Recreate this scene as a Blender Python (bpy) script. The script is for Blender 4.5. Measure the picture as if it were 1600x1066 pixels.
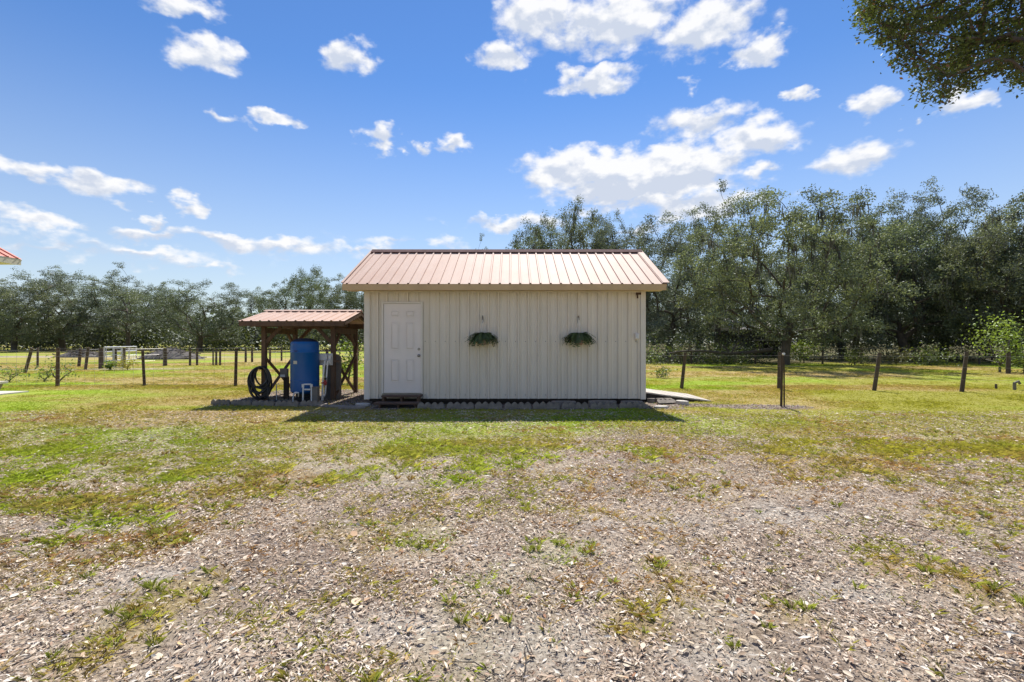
import bpy, math, random
import numpy as np
from mathutils import Vector, Matrix

# ------------------------------------------------------------------ clear
for o in list(bpy.data.objects):
    bpy.data.objects.remove(o)
S = bpy.context.scene
C = S.collection
R = math.radians
RNG = np.random.default_rng(7)
random.seed(7)

# ------------------------------------------------------------------ camera
EYE = 1.42
FOC = 755.0                       # focal length in pixels of the 1600 px wide photograph
cam = bpy.data.cameras.new('camera')
cam.sensor_width = 36.0
cam.lens = 36.0 * FOC / 1600.0
cam.clip_start = 0.05
cam.clip_end = 4000
camo = bpy.data.objects.new('camera', cam)
C.objects.link(camo)
camo.location = (0, 0, EYE)
camo.rotation_euler = (R(90.15), 0, 0)
S.camera = camo

# ------------------------------------------------------------------ sun, sky, exposure
SUN_DIR = Vector((0.30, 2.0, 2.67)).normalized()      # towards the sun: behind the shed, a little to the right
SUN_EL = math.asin(SUN_DIR.z)
SUN_AZ = math.atan2(SUN_DIR.x, SUN_DIR.y)
sl = bpy.data.lights.new('sun', 'SUN')
sl.energy = 4.5
sl.angle = R(0.55)
sl.color = (1.0, 0.955, 0.88)
so = bpy.data.objects.new('sun', sl)
C.objects.link(so)
so.rotation_euler = (-SUN_DIR).to_track_quat('-Z', 'Y').to_euler()
so.location = (3, 20, 30)

S.view_settings.view_transform = 'Standard'
S.view_settings.look = 'None'
S.view_settings.gamma = 1.0
S.view_settings.use_curve_mapping = False
S.view_settings.exposure = 0.78
SKY_STRENGTH = 0.12

# clouds of the photograph as directions in the sky: (px, py, rx, ry, weight) turned into azimuth / elevation
CLOUDS = [(320, 84, 62, 36, 1), (540, 88, 44, 42, 1), (285, 5, 80, 24, .9), (350, 184, 44, 13, .8), (430, 190, 50, 14, .9),
          (592, 218, 36, 22, 1), (715, 226, 30, 22, 1), (655, 227, 20, 12, .6),
          (60, 268, 62, 22, 1), (150, 286, 80, 24, 1), (300, 318, 36, 15, .9), (70, 346, 85, 17, .95), (240, 343, 24, 14, .9),
          (230, 364, 80, 13, .8), (330, 366, 80, 14, .85), (430, 380, 95, 15, .8), (90, 384, 110, 16, .7), (230, 394, 110, 13, .7),
          (560, 390, 80, 9, .6), (330, 416, 60, 8, .5),
          (835, 35, 70, 60, .95), (960, 30, 120, 60, 1.1), (1100, 45, 110, 50, 1.1), (1195, 76, 45, 30, 1), (790, 88, 52, 26, .9),
          (930, 130, 85, 28, 1.05), (1080, 122, 20, 15, .6), (1090, 190, 85, 34, .95), (1190, 212, 90, 32, .95),
          (1240, 150, 24, 15, .9), (1355, 160, 40, 28, 1), (1430, 180, 16, 9, .6), (1500, 160, 40, 24, .95),
          (1345, 246, 90, 34, .95), (920, 266, 125, 38, 1.35), (1050, 262, 140, 42, 1.4), (1000, 292, 190, 30, 1.2), (1030, 318, 170, 22, .85), (130, 388, 260, 22, .58), (420, 384, 240, 18, .56), (650, 380, 160, 12, .45),
          (1090, 322, 130, 28, .9), (800, 350, 105, 14, .85), (1190, 262, 32, 18, .8), (1010, 360, 70, 10, .6)]


def pix_dir(px, py):
    x, z = (px - 800) / FOC, (535 - py) / FOC
    return math.atan2(x, 1.0), math.atan2(z, math.hypot(x, 1.0))


def build_world():
    w = bpy.data.worlds.new('World')
    S.world = w
    w.use_nodes = True
    nt = w.node_tree
    N, L = nt.nodes, nt.links
    N.clear()
    out = N.new('ShaderNodeOutputWorld')
    bg = N.new('ShaderNodeBackground')
    bg.inputs['Strength'].default_value = SKY_STRENGTH
    L.new(bg.outputs[0], out.inputs[0])
    sky = N.new('ShaderNodeTexSky')
    sky.sky_type = 'NISHITA'
    sky.sun_disc = False
    sky.sun_elevation = SUN_EL
    sky.sun_rotation = SUN_AZ
    sky.air_density = 1.0
    sky.dust_density = 0.0
    sky.ozone_density = 3.0
    sky.altitude = 20

    def math_(op, a, b=None, c=None, clamp=False):
        n = N.new('ShaderNodeMath')
        n.operation = op
        n.use_clamp = clamp
        for i, v in enumerate((a, b, c)):
            if v is None:
                continue
            if isinstance(v, (int, float)):
                n.inputs[i].default_value = v
            else:
                L.new(v, n.inputs[i])
        return n.outputs[0]

    def vec_(op, a, b=None):
        n = N.new('ShaderNodeVectorMath')
        n.operation = op
        for i, v in enumerate((a, b)):
            if v is None:
                continue
            if isinstance(v, tuple):
                n.inputs[i].default_value = v
            else:
                L.new(v, n.inputs[i])
        return n.outputs['Value'] if op in ('LENGTH', 'DOT_PRODUCT') else n.outputs[0]

    tc = N.new('ShaderNodeTexCoord')
    sep = N.new('ShaderNodeSeparateXYZ')
    L.new(tc.outputs['Generated'], sep.inputs[0])
    az = math_('ARCTAN2', sep.outputs[0], sep.outputs[1])
    el = math_('ARCSINE', sep.outputs[2])
    comb = N.new('ShaderNodeCombineXYZ')
    L.new(az, comb.inputs[0])
    L.new(el, comb.inputs[1])

    def noise(scale, detail, rough, off=(0, 0, 0), stretch=(1, 1.6, 1)):
        m = vec_('MULTIPLY', comb.outputs[0], stretch)
        m = vec_('ADD', m, off)
        n = N.new('ShaderNodeTexNoise')
        n.inputs['Scale'].default_value = scale
        n.inputs['Detail'].default_value = detail
        n.inputs['Roughness'].default_value = rough
        L.new(m, n.inputs['Vector'])
        return n
    # warp the cloud outlines
    warp = noise(16, 4, .55)
    wv = vec_('SUBTRACT', warp.outputs['Color'], (.5, .5, .5))
    wv = vec_('MULTIPLY', wv, (.12, .075, 0))
    pos = vec_('ADD', comb.outputs[0], wv)
    dens, tone = None, None
    for (px, py, rx, ry, wt) in CLOUDS:
        a0, e0 = pix_dir(px, py)
        a1, _ = pix_dir(px + rx, py)
        _, e1 = pix_dir(px, py - ry)
        n_ = N.new('ShaderNodeVectorMath')
        n_.operation = 'MULTIPLY_ADD'
        L.new(pos, n_.inputs[0])
        kx, ky = 1 / (a1 - a0), 1 / (e1 - e0)
        n_.inputs[1].default_value = (kx, ky, 0)
        n_.inputs[2].default_value = (-a0 * kx, -e0 * ky, 0)
        d = n_.outputs[0]
        ln = vec_('LENGTH', d)
        b = math_('MULTIPLY_ADD', ln, -wt * 1.02, wt * 1.27)        # falls to 0 a little outside the rim
        b = math_('MAXIMUM', b, 0)
        up = vec_('DOT_PRODUCT', d, (0, 1, 0))
        t = math_('MULTIPLY', up, b)
        dens = b if dens is None else math_('MAXIMUM', dens, b)
        tone = t if tone is None else math_('ADD', tone, t)
    # rest of the sky, outside the picture: cumulus thickened to add fill light
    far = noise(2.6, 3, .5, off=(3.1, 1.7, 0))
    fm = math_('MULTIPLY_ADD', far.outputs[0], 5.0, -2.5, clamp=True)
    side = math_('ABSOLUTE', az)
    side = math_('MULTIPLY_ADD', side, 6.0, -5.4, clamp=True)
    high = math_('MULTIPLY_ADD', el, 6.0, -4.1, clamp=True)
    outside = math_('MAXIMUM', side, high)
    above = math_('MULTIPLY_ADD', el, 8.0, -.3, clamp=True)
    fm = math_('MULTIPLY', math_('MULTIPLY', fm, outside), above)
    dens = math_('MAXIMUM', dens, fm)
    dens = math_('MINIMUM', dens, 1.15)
    fine = noise(20, 6, .52, off=(5, 2, 0))
    lit = noise(20, 6, .52, off=(5.008, 2.026, 0))
    fine2 = noise(11, 5, .55, off=(1, 8, 0))
    f = math_('MULTIPLY_ADD', fine.outputs[0], 1.5, -.75)
    f2 = math_('MULTIPLY_ADD', fine2.outputs[0], .9, -.45)
    dd = math_('ADD', dens, math_('ADD', f, f2))
    mask0 = math_('GREATER_THAN', dens, 0.01)
    ms = N.new('ShaderNodeMapRange')
    ms.interpolation_type = 'SMOOTHSTEP'
    ms.inputs['From Min'].default_value = .17
    ms.inputs['From Max'].default_value = .84
    L.new(dd, ms.inputs[0])
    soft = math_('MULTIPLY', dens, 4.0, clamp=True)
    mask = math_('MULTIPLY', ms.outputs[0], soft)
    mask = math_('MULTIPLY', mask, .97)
    # cloud shade: white rim and tops, grey-blue flat bases
    sh = math_('MULTIPLY_ADD', tone, 1.0, .47)
    sh = math_('ADD', sh, math_('MULTIPLY', math_('SUBTRACT', fine.outputs[0], lit.outputs[0]), 2.8))
    sh = math_('ADD', sh, math_('MULTIPLY', math_('SUBTRACT', dd, .6), -.22))
    rmp = N.new('ShaderNodeValToRGB')
    rmp.color_ramp.elements[0].position = .1
    rmp.color_ramp.elements[0].color = (3.15, 3.45, 4.05, 1)
    rmp.color_ramp.elements[1].position = .75
    rmp.color_ramp.elements[1].color = (4.9, 4.9, 4.95, 1)
    L.new(sh, rmp.inputs[0])
    mix = N.new('ShaderNodeMix')
    mix.data_type = 'RGBA'
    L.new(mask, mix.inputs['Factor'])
    hs = N.new('ShaderNodeHueSaturation')
    hs.inputs['Saturation'].default_value = 1.2
    hs.inputs['Value'].default_value = .70
    hs.inputs['Hue'].default_value = .507
    L.new(sky.outputs[0], hs.inputs['Color'])
    hz = N.new('ShaderNodeMix')                     # pale air low over the horizon, all round
    hz.data_type = 'RGBA'
    hf = math_('MULTIPLY_ADD', el, -2.0, 1.0, clamp=True)
    L.new(math_('MULTIPLY', math_('POWER', hf, 1.5), .80), hz.inputs['Factor'])
    L.new(hs.outputs[0], hz.inputs['A'])
    hz.inputs['B'].default_value = (3.2, 3.45, 3.7, 1)
    L.new(hz.outputs['Result'], mix.inputs['A'])
    L.new(rmp.outputs[0], mix.inputs['B'])
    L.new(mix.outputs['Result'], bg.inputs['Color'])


build_world()

# ------------------------------------------------------------------ helpers
WOFF = {}


def tag(o, label=None, cat=None, group=None, kind=None):
    if label: o['label'] = label
    if cat: o['category'] = cat
    if group: o['group'] = group
    if kind: o['kind'] = kind
    return o


def thing(name, loc, label, cat, group=None):
    o = bpy.data.objects.new(name, None)
    o.empty_display_size = .2
    C.objects.link(o)
    o.location = loc
    WOFF[o.name] = np.array(loc, float)
    return tag(o, label, cat, group)


def link_mesh(name, me, mat=None, parent=None):
    o = bpy.data.objects.new(name, me)
    C.objects.link(o)
    if mat is not None and not me.materials:
        me.materials.append(mat)
    if parent is not None:
        o.parent = parent
        WOFF[o.name] = WOFF.get(parent.name, np.zeros(3))
    else:
        WOFF[o.name] = np.zeros(3)
    return o


def mesh_arrays(name, verts, faces, smooth=False, col=None):
    """uniform polygons from numpy arrays; col = per vertex linear rgb"""
    verts = np.asarray(verts, np.float32)
    faces = np.asarray(faces, np.int32)
    me = bpy.data.meshes.new(name)
    me.vertices.add(len(verts))
    me.vertices.foreach_set('co', verts.ravel())
    k = faces.shape[1]
    me.loops.add(faces.size)
    me.loops.foreach_set('vertex_index', faces.ravel())
    me.polygons.add(len(faces))
    me.polygons.foreach_set('loop_start', np.arange(0, faces.size, k, dtype=np.int32))
    me.polygons.foreach_set('loop_total', np.full(len(faces), k, np.int32))
    if smooth:
        me.polygons.foreach_set('use_smooth', np.ones(len(faces), bool))
    me.update(calc_edges=True)
    if col is not None:
        at = me.attributes.new('col', 'FLOAT_COLOR', 'POINT')
        c4 = np.ones((len(verts), 4), np.float32)
        c4[:, :3] = col
        at.data.foreach_set('color', c4.ravel())
    return me


def rot_z(a):
    c, s = np.cos(a), np.sin(a)
    m = np.zeros((len(a), 3, 3))
    m[:, 0, 0], m[:, 0, 1], m[:, 1, 0], m[:, 1, 1], m[:, 2, 2] = c, -s, s, c, 1
    return m


def rot_x(a):
    c, s = np.cos(a), np.sin(a)
    m = np.zeros((len(a), 3, 3))
    m[:, 1, 1], m[:, 1, 2], m[:, 2, 1], m[:, 2, 2], m[:, 0, 0] = c, -s, s, c, 1
    return m


def scatter(base_v, base_f, pos, rot, scale, col=None, colvar=None):
    """realised copies of a tiny mesh"""
    base_v = np.asarray(base_v, float)
    base_f = np.asarray(base_f, int)
    n, nv = len(pos), len(base_v)
    sc = np.asarray(scale, float)
    if sc.ndim == 1:
        sc = np.repeat(sc[:, None], 3, 1)
    v = base_v[None] * sc[:, None, :]
    v = np.einsum('nij,nvj->nvi', rot, v) + pos[:, None, :]
    f = base_f[None] + (np.arange(n) * nv)[:, None, None]
    c = None
    if col is not None:
        c = np.repeat(col, nv, 0)
        if colvar is not None:
            c = c * np.tile(colvar, n)[:, None]
    return v.reshape(-1, 3), f.reshape(-1, base_f.shape[1]), c


class MB:
    def __init__(self):
        self.v, self.f = [], []

    def add(self, v, f):
        o = len(self.v)
        self.v += [tuple(p) for p in v]
        self.f += [tuple(i + o for i in q) for q in f]
        return self

    def box(self, c, s, rot=None):
        hx, hy, hz = s[0] / 2, s[1] / 2, s[2] / 2
        p = [Vector((x, y, z)) for x in (-hx, hx) for y in (-hy, hy) for z in (-hz, hz)]
        if rot is not None:
            p = [rot @ q for q in p]
        p = [q + Vector(c) for q in p]
        return self.add(p, [(0, 1, 3, 2), (4, 6, 7, 5), (0, 4, 5, 1), (2, 3, 7, 6), (0, 2, 6, 4), (1, 5, 7, 3)])

    def bx(self, x0, x1, y0, y1, z0, z1):
        return self.box(((x0 + x1) / 2, (y0 + y1) / 2, (z0 + z1) / 2), (x1 - x0, y1 - y0, z1 - z0))

    def bar(self, p0, p1, w, h, up=(0, 0, 1)):
        p0, p1 = Vector(p0), Vector(p1)
        d = (p1 - p0)
        ln = d.length
        d.normalize()
        u = Vector(up)
        if abs(d.dot(u)) > .95: u = Vector((0, 1, 0))
        s = d.cross(u).normalized()
        t = s.cross(d).normalized()
        m = Matrix((s, d, t)).transposed()
        return self.box((p0 + p1) / 2, (w, ln, h), m)

    def tube(self, pts, rad, n=8, cap=True, closed=False):
        pts = [Vector(p) for p in pts]
        if not hasattr(rad, '__len__'): rad = [rad] * len(pts)
        rings = []
        prev = None
        m = len(pts)
        for i, p in enumerate(pts):
            if closed:
                d = (pts[(i + 1) % m] - pts[i - 1]).normalized()
            else:
                d = (pts[min(i + 1, m - 1)] - pts[max(i - 1, 0)])
                d = d.normalized() if d.length > 1e-9 else Vector((0, 0, 1))
            if prev is None:
                a = Vector((0, 0, 1)) if abs(d.z) < .9 else Vector((1, 0, 0))
                s = d.cross(a).normalized()
            else:
                s = (prev - d * prev.dot(d)).normalized()
            prev = s
            t = d.cross(s)
            rings.append([p + (s * math.cos(2 * math.pi * k / n) + t * math.sin(2 * math.pi * k / n)) * rad[i] for k in range(n)])
        v = [q for r in rings for q in r]
        f = []
        for i in range(m if closed else m - 1):
            j = (i + 1) % m
            for k in range(n):
                f.append((i * n + k, i * n + (k + 1) % n, j * n + (k + 1) % n, j * n + k))
        if cap and not closed:
            f.append(tuple(range(n - 1, -1, -1)))
            f.append(tuple((m - 1) * n + k for k in range(n)))
        return self.add(v, f)

    def lathe(self, c, prof, n=32):
        v, f = [], []
        for (r, z) in prof:
            for k in range(n):
                a = 2 * math.pi * k / n
                v.append((c[0] + r * math.cos(a), c[1] + r * math.sin(a), c[2] + z))
        for i in range(len(prof) - 1):
            for k in range(n):
                f.append((i * n + k, i * n + (k + 1) % n, (i + 1) * n + (k + 1) % n, (i + 1) * n + k))
        f.append(tuple(range(n - 1, -1, -1)))
        f.append(tuple((len(prof) - 1) * n + k for k in range(n)))
        return self.add(v, f)

    def mesh(self, name, off=None, smooth=False):
        me = bpy.data.meshes.new(name)
        v = np.array(self.v, float)
        if off is not None: v = v - off
        me.from_pydata([tuple(p) for p in v], [], self.f)
        if smooth:
            me.polygons.foreach_set('use_smooth', np.ones(len(me.polygons), bool))
        me.update()
        return me

    def build(self, name, mat, parent=None, smooth=False, bevel=0.0):
        off = WOFF.get(parent.name, np.zeros(3)) if parent is not None else None
        o = link_mesh(name, self.mesh(name, off, smooth), mat, parent)
        if bevel:
            b = o.modifiers.new('bevel', 'BEVEL')
            b.width = bevel
            b.segments = 2
            b.limit_method = 'ANGLE'
            b.angle_limit = R(40)
        if smooth:
            try:
                o.data.set_sharp_from_angle(angle=R(40))
            except Exception:
                pass
        return o


def copy_tree(o, parent=None):
    c = o.copy()
    C.objects.link(c)
    c.parent = parent
    for ch in o.children:
        copy_tree(ch, c)
    return c


def X(px, Y):
    return (px - 800) * Y / FOC


# ------------------------------------------------------------------ noise in numpy
def _hash(ix, iy, seed):
    h = (ix.astype(np.int64) * 374761393 + iy.astype(np.int64) * 668265263 + seed * 144269) & 0xffffffff
    h = ((h ^ (h >> 13)) * 1274126177) & 0xffffffff
    h = (h ^ (h >> 16)) & 0xffffffff
    return h / 4294967295.0


def vnoise(x, y, seed=0):
    ix, iy = np.floor(x), np.floor(y)
    fx, fy = x - ix, y - iy
    fx, fy = fx * fx * (3 - 2 * fx), fy * fy * (3 - 2 * fy)
    a, b = _hash(ix, iy, seed), _hash(ix + 1, iy, seed)
    c, d = _hash(ix, iy + 1, seed), _hash(ix + 1, iy + 1, seed)
    return (a * (1 - fx) + b * fx) * (1 - fy) + (c * (1 - fx) + d * fx) * fy


def fbm(x, y, seed=0, oct=4):
    s, a, t = 0, .5, 0
    for k in range(oct):
        s = s + a * vnoise(x * 2 ** k, y * 2 ** k, seed + k * 17)
        t += a
        a *= .5
    return s / t


def sstep(a, b, x):
    t = np.clip((x - a) / (b - a), 0, 1)
    return t * t * (3 - 2 * t)


# ------------------------------------------------------------------ materials
MAT = {}


def new_mat(name):
    m = bpy.data.materials.new(name)
    m.use_nodes = True
    nt = m.node_tree
    nt.nodes.clear()
    out = nt.nodes.new('ShaderNodeOutputMaterial')
    MAT[name] = m
    return m, nt, out


def pmat(name, col, rough=.6, var=.15, scale=6.0, bump=0.0, bscale=40.0, spec=.5, metal=0.0, col2=None, stretch=(1, 1, 1), coat=0.0, detail=5, streak=None):
    """principled with blotchy wear: noise mixes col with col2 (or a darker col)"""
    m, nt, out = new_mat(name)
    N, L = nt.nodes, nt.links
    b = N.new('ShaderNodeBsdfPrincipled')
    L.new(b.outputs[0], out.inputs[0])
    b.inputs['Roughness'].default_value = rough
    b.inputs['Metallic'].default_value = metal
    b.inputs['Specular IOR Level'].default_value = spec
    b.inputs['Coat Weight'].default_value = coat
    tc = N.new('ShaderNodeTexCoord')
    mp = N.new('ShaderNodeMapping')
    mp.inputs['Scale'].default_value = stretch
    L.new(tc.outputs['Object'], mp.inputs[0])
    n = N.new('ShaderNodeTexNoise')
    n.inputs['Scale'].default_value = scale
    n.inputs['Detail'].default_value = detail
    n.inputs['Roughness'].default_value = .6
    L.new(mp.outputs[0], n.inputs['Vector'])
    r = N.new('ShaderNodeValToRGB')
    c2 = col2 if col2 else tuple(c * (1 - 2 * var) for c in col)
    r.color_ramp.elements[0].position = .3
    r.color_ramp.elements[1].position = .7
    r.color_ramp.elements[0].color = (*c2, 1)
    r.color_ramp.elements[1].color = (*col, 1)
    L.new(n.outputs[0], r.inputs[0])
    last = r.outputs[0]
    if streak:
        m3 = N.new('ShaderNodeMapping')
        m3.inputs['Scale'].default_value = streak
        L.new(tc.outputs['Object'], m3.inputs[0])
        n3 = N.new('ShaderNodeTexNoise')
        n3.inputs['Scale'].default_value = 3.0
        n3.inputs['Detail'].default_value = 7
        n3.inputs['Roughness'].default_value = .65
        L.new(m3.outputs[0], n3.inputs['Vector'])
        r3 = N.new('ShaderNodeValToRGB')
        r3.color_ramp.elements[0].position = .28
        r3.color_ramp.elements[0].color = (.90, .89, .87, 1)
        r3.color_ramp.elements[1].position = .52
        r3.color_ramp.elements[1].color = (1, 1, 1, 1)
        L.new(n3.outputs[0], r3.inputs[0])
        mx3 = N.new('ShaderNodeMix')
        mx3.data_type = 'RGBA'
        mx3.blend_type = 'MULTIPLY'
        mx3.inputs['Factor'].default_value = 1
        L.new(last, mx3.inputs['A'])
        L.new(r3.outputs[0], mx3.inputs['B'])
        last = mx3.outputs['Result']
    L.new(last, b.inputs['Base Color'])
    if bump:
        n2 = N.new('ShaderNodeTexNoise')
        n2.inputs['Scale'].default_value = bscale
        n2.inputs['Detail'].default_value = 4
        L.new(mp.outputs[0], n2.inputs['Vector'])
        bp = N.new('ShaderNodeBump')
        bp.inputs['Strength'].default_value = bump
        bp.inputs['Distance'].default_value = .02
        L.new(n2.outputs[0], bp.inputs['Height'])
        L.new(bp.outputs[0], b.inputs['Normal'])
    return m


pmat('siding', (.79, .70, .58), .40, scale=1.6, col2=(.73, .645, .525), stretch=(1.6, 1.6, .45), spec=.4, streak=(3, 3, .35))
pmat('trim_white', (.78, .71, .61), .5, .06, 3)
pmat('door_white', (.84, .75, .68), .45, .04, 2.5)
pmat('fascia_tan', (.62, .42, .21), .55, .1, 3)
pmat('roof_red', (.52, .375, .305), .68, scale=2.2, col2=(.48, .315, .245), stretch=(1, .5, .5), spec=.26, streak=(5, .35, .35))
pmat('roof_house', (.60, .20, .13), .45, scale=2.2, col2=(.52, .17, .11), spec=.5)
pmat('ridge_brown', (.20, .125, .115), .9, .15, 5, spec=.08)
pmat('soffit_cream', (.72, .66, .5), .7, .05, 3)
pmat('dark_wood', (.055, .04, .03), .85, .25, 8)
pmat('weathered_wood', (.16, .095, .055), .85, scale=9, col2=(.085, .05, .032), stretch=(1, 1, .15), bump=.4, bscale=60)
pmat('step_wood', (.13, .075, .05), .8, scale=9, col2=(.07, .045, .035), stretch=(.2, 1, 1), bump=.3)
pmat('ramp_wood', (.52, .47, .42), .8, scale=7, col2=(.40, .35, .30), stretch=(1, .2, 1), bump=.3)
pmat('post_wood', (.085, .055, .033), .9, scale=12, col2=(.055, .038, .026), stretch=(1, 1, .15), bump=.5, bscale=50)
pmat('grey_post', (.115, .085, .06), .9, scale=12, col2=(.06, .045, .034), stretch=(1, 1, .15), bump=.5, bscale=50)
pmat('wire', (.42, .41, .40), .5, .1, 3, metal=.6)
pmat('gate_steel', (.55, .56, .57), .45, .1, 4, metal=.3)
pmat('tank_blue', (.001, .105, .35), .35, scale=2.2, col2=(.001, .09, .30), spec=.5)
pmat('tank_cap', (.02, .03, .055), .6, .2, 6)
pmat('black_plastic', (.015, .015, .016), .6, .2, 6)
pmat('hose_black', (.018, .019, .021), .42, .2, 8)
pmat('pvc_white', (.80, .77, .71), .5, .08, 8)
pmat('valve_red', (.35, .03, .03), .5, .1, 8)
pmat('filter_grey', (.20, .185, .17), .7, scale=5, col2=(.15, .135, .125))
pmat('panel_grey', (.72, .70, .67), .55, .08, 6)
pmat('box_taupe', (.21, .185, .155), .75, .15, 7)
pmat('sticker', (.60, .58, .46), .6, .05, 9)
pmat('emblem', (.012, .04, .13), .5, .05, 9)
pmat('chrome', (.32, .30, .27), .35, .1, 5, metal=.9)
pmat('concrete', (.31, .265, .22), .9, scale=9, col2=(.15, .128, .105), bump=.4, bscale=70)
pmat('concrete_pale', (.55, .51, .46), .9, scale=6, col2=(.45, .42, .37), bump=.3)
pmat('pot_terracotta', (.40, .30, .22), .8, .15, 9)
pmat('pot_pink', (.45, .27, .20), .8, .15, 9)
pmat('rust', (.10, .055, .035), .8, .2, 12)
pmat('bark', (.125, .10, .078), .95, scale=6, col2=(.06, .048, .038), stretch=(1, 1, .3), bump=.7, bscale=18)
pmat('deadwood', (.09, .075, .06), .95, scale=6, col2=(.075, .06, .05), bump=.6, bscale=20)
pmat('barn_dark', (.055, .05, .045), .9, .2, 2)
pmat('barn_roof', (.66, .60, .56), .5, .15, 1.5)
pmat('brush', (.155, .135, .12), .95, scale=2.5, col2=(.075, .065, .06), bump=.8, bscale=8)
pmat('house_wall', (.62, .57, .47), .7, .06, 2)


def attr_mat(name, rough=.9, translucent=0.0, gloss=0.0, tint=(1, 1, 1)):
    """colour carried by each blade / leaf / chip"""
    m, nt, out = new_mat(name)
    N, L = nt.nodes, nt.links
    at = N.new('ShaderNodeAttribute')
    at.attribute_name = 'col'
    d = N.new('ShaderNodeBsdfDiffuse')
    L.new(at.outputs['Color'], d.inputs['Color'])
    last = d.outputs[0]
    if translucent:
        t = N.new('ShaderNodeBsdfTranslucent')
        mu = N.new('ShaderNodeMix')
        mu.data_type = 'RGBA'
        mu.blend_type = 'MULTIPLY'
        mu.inputs['Factor'].default_value = 1
        L.new(at.outputs['Color'], mu.inputs['A'])
        mu.inputs['B'].default_value = (*tint, 1)
        L.new(mu.outputs['Result'], t.inputs['Color'])
        mx = N.new('ShaderNodeMixShader')
        mx.inputs[0].default_value = translucent
        L.new(last, mx.inputs[1])
        L.new(t.outputs[0], mx.inputs[2])
        last = mx.outputs[0]
    if gloss:
        g = N.new('ShaderNodeBsdfGlossy')
        g.inputs['Roughness'].default_value = .5
        g.inputs['Color'].default_value = (.8, .85, .85, 1)
        mx = N.new('ShaderNodeMixShader')
        mx.inputs[0].default_value = gloss
        L.new(last, mx.inputs[1])
        L.new(g.outputs[0], mx.inputs[2])
        last = mx.outputs[0]
    L.new(last, out.inputs[0])
    return m


attr_mat('litter', translucent=.12)
attr_mat('grass', translucent=.45, tint=(1.15, 1.15, .7))
attr_mat('leaf', translucent=.33, tint=(1.15, 1.2, .7), gloss=.05)
attr_mat('moss', translucent=.25)
attr_mat('stone_chip')


def ground_material():
    m, nt, out = new_mat('ground')
    N, L = nt.nodes, nt.links
    b = N.new('ShaderNodeBsdfPrincipled')
    b.inputs['Roughness'].default_value = 1
    b.inputs['Specular IOR Level'].default_value = .1
    L.new(b.outputs[0], out.inputs[0])
    at = N.new('ShaderNodeAttribute')
    at.attribute_name = 'col'
    tc = N.new('ShaderNodeTexCoord')

    def nz(sc, det):
        n = N.new('ShaderNodeTexNoise')
        n.inputs['Scale'].default_value = sc
        n.inputs['Detail'].default_value = det
        n.inputs['Roughness'].default_value = .7
        L.new(tc.outputs['Object'], n.inputs['Vector'])
        return n
    n1, n2 = nz(38, 6), nz(3.5, 5)
    r = N.new('ShaderNodeValToRGB')
    r.color_ramp.elements[0].position = .30
    r.color_ramp.elements[0].color = (.45, .42, .40, 1)
    r.color_ramp.elements[1].position = .68
    r.color_ramp.elements[1].color = (1.3, 1.3, 1.3, 1)
    L.new(n1.outputs[0], r.inputs[0])
    r2 = N.new('ShaderNodeValToRGB')
    r2.color_ramp.elements[0].position = .3
    r2.color_ramp.elements[0].color = (.8, .78, .76, 1)
    r2.color_ramp.elements[1].position = .7
    r2.color_ramp.elements[1].color = (1.15, 1.15, 1.1, 1)
    L.new(n2.outputs[0], r2.inputs[0])

    def mul(a, c):
        x = N.new('ShaderNodeMix')
        x.data_type = 'RGBA'
        x.blend_type = 'MULTIPLY'
        x.inputs['Factor'].default_value = 1
        L.new(a, x.inputs['A'])
        L.new(c, x.inputs['B'])
        return x.outputs['Result']
    L.new(mul(mul(at.outputs['Color'], r.outputs[0]), r2.outputs[0]), b.inputs['Base Color'])
    bp = N.new('ShaderNodeBump')
    bp.inputs['Strength'].default_value = .7
    bp.inputs['Distance'].default_value = .02
    L.new(n1.outputs[0], bp.inputs['Height'])
    L.new(bp.outputs[0], b.inputs['Normal'])


ground_material()

# ------------------------------------------------------------------ ground: colour and cover masks in world metres
SAND_SPOTS = [(-.05, 2.25, .55, .22), (-.5, 2.45, .5, .2), (-2.1, 2.9, .42, .2), (1.0, 2.55, .55, .22), (.95, 2.2, .4, .12), (-.75, 6.9, .7, .3), (3.1, 9.9, .7, .2),
              (1.9, 2.75, .45, .18), (-3.2, 3.7, .5, .22), (.35, 3.25, .45, .22), (-1.3, 5.4, .9, .25), (-2.6, 6.0, .7, .25), (2.2, 4.0, .6, .3), (-7.8, 11.5, .9, .22)]


def mask_spots(x, y, spots):
    m = np.zeros_like(x)
    for (cx, cy, rx, ry) in spots:
        d = np.hypot((x - cx) / rx, (y - cy) / ry)
        m = np.maximum(m, sstep(1.25, .3, d + (fbm(x * 4, y * 4, 91) - .5) * 1.2))
    return m


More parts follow.
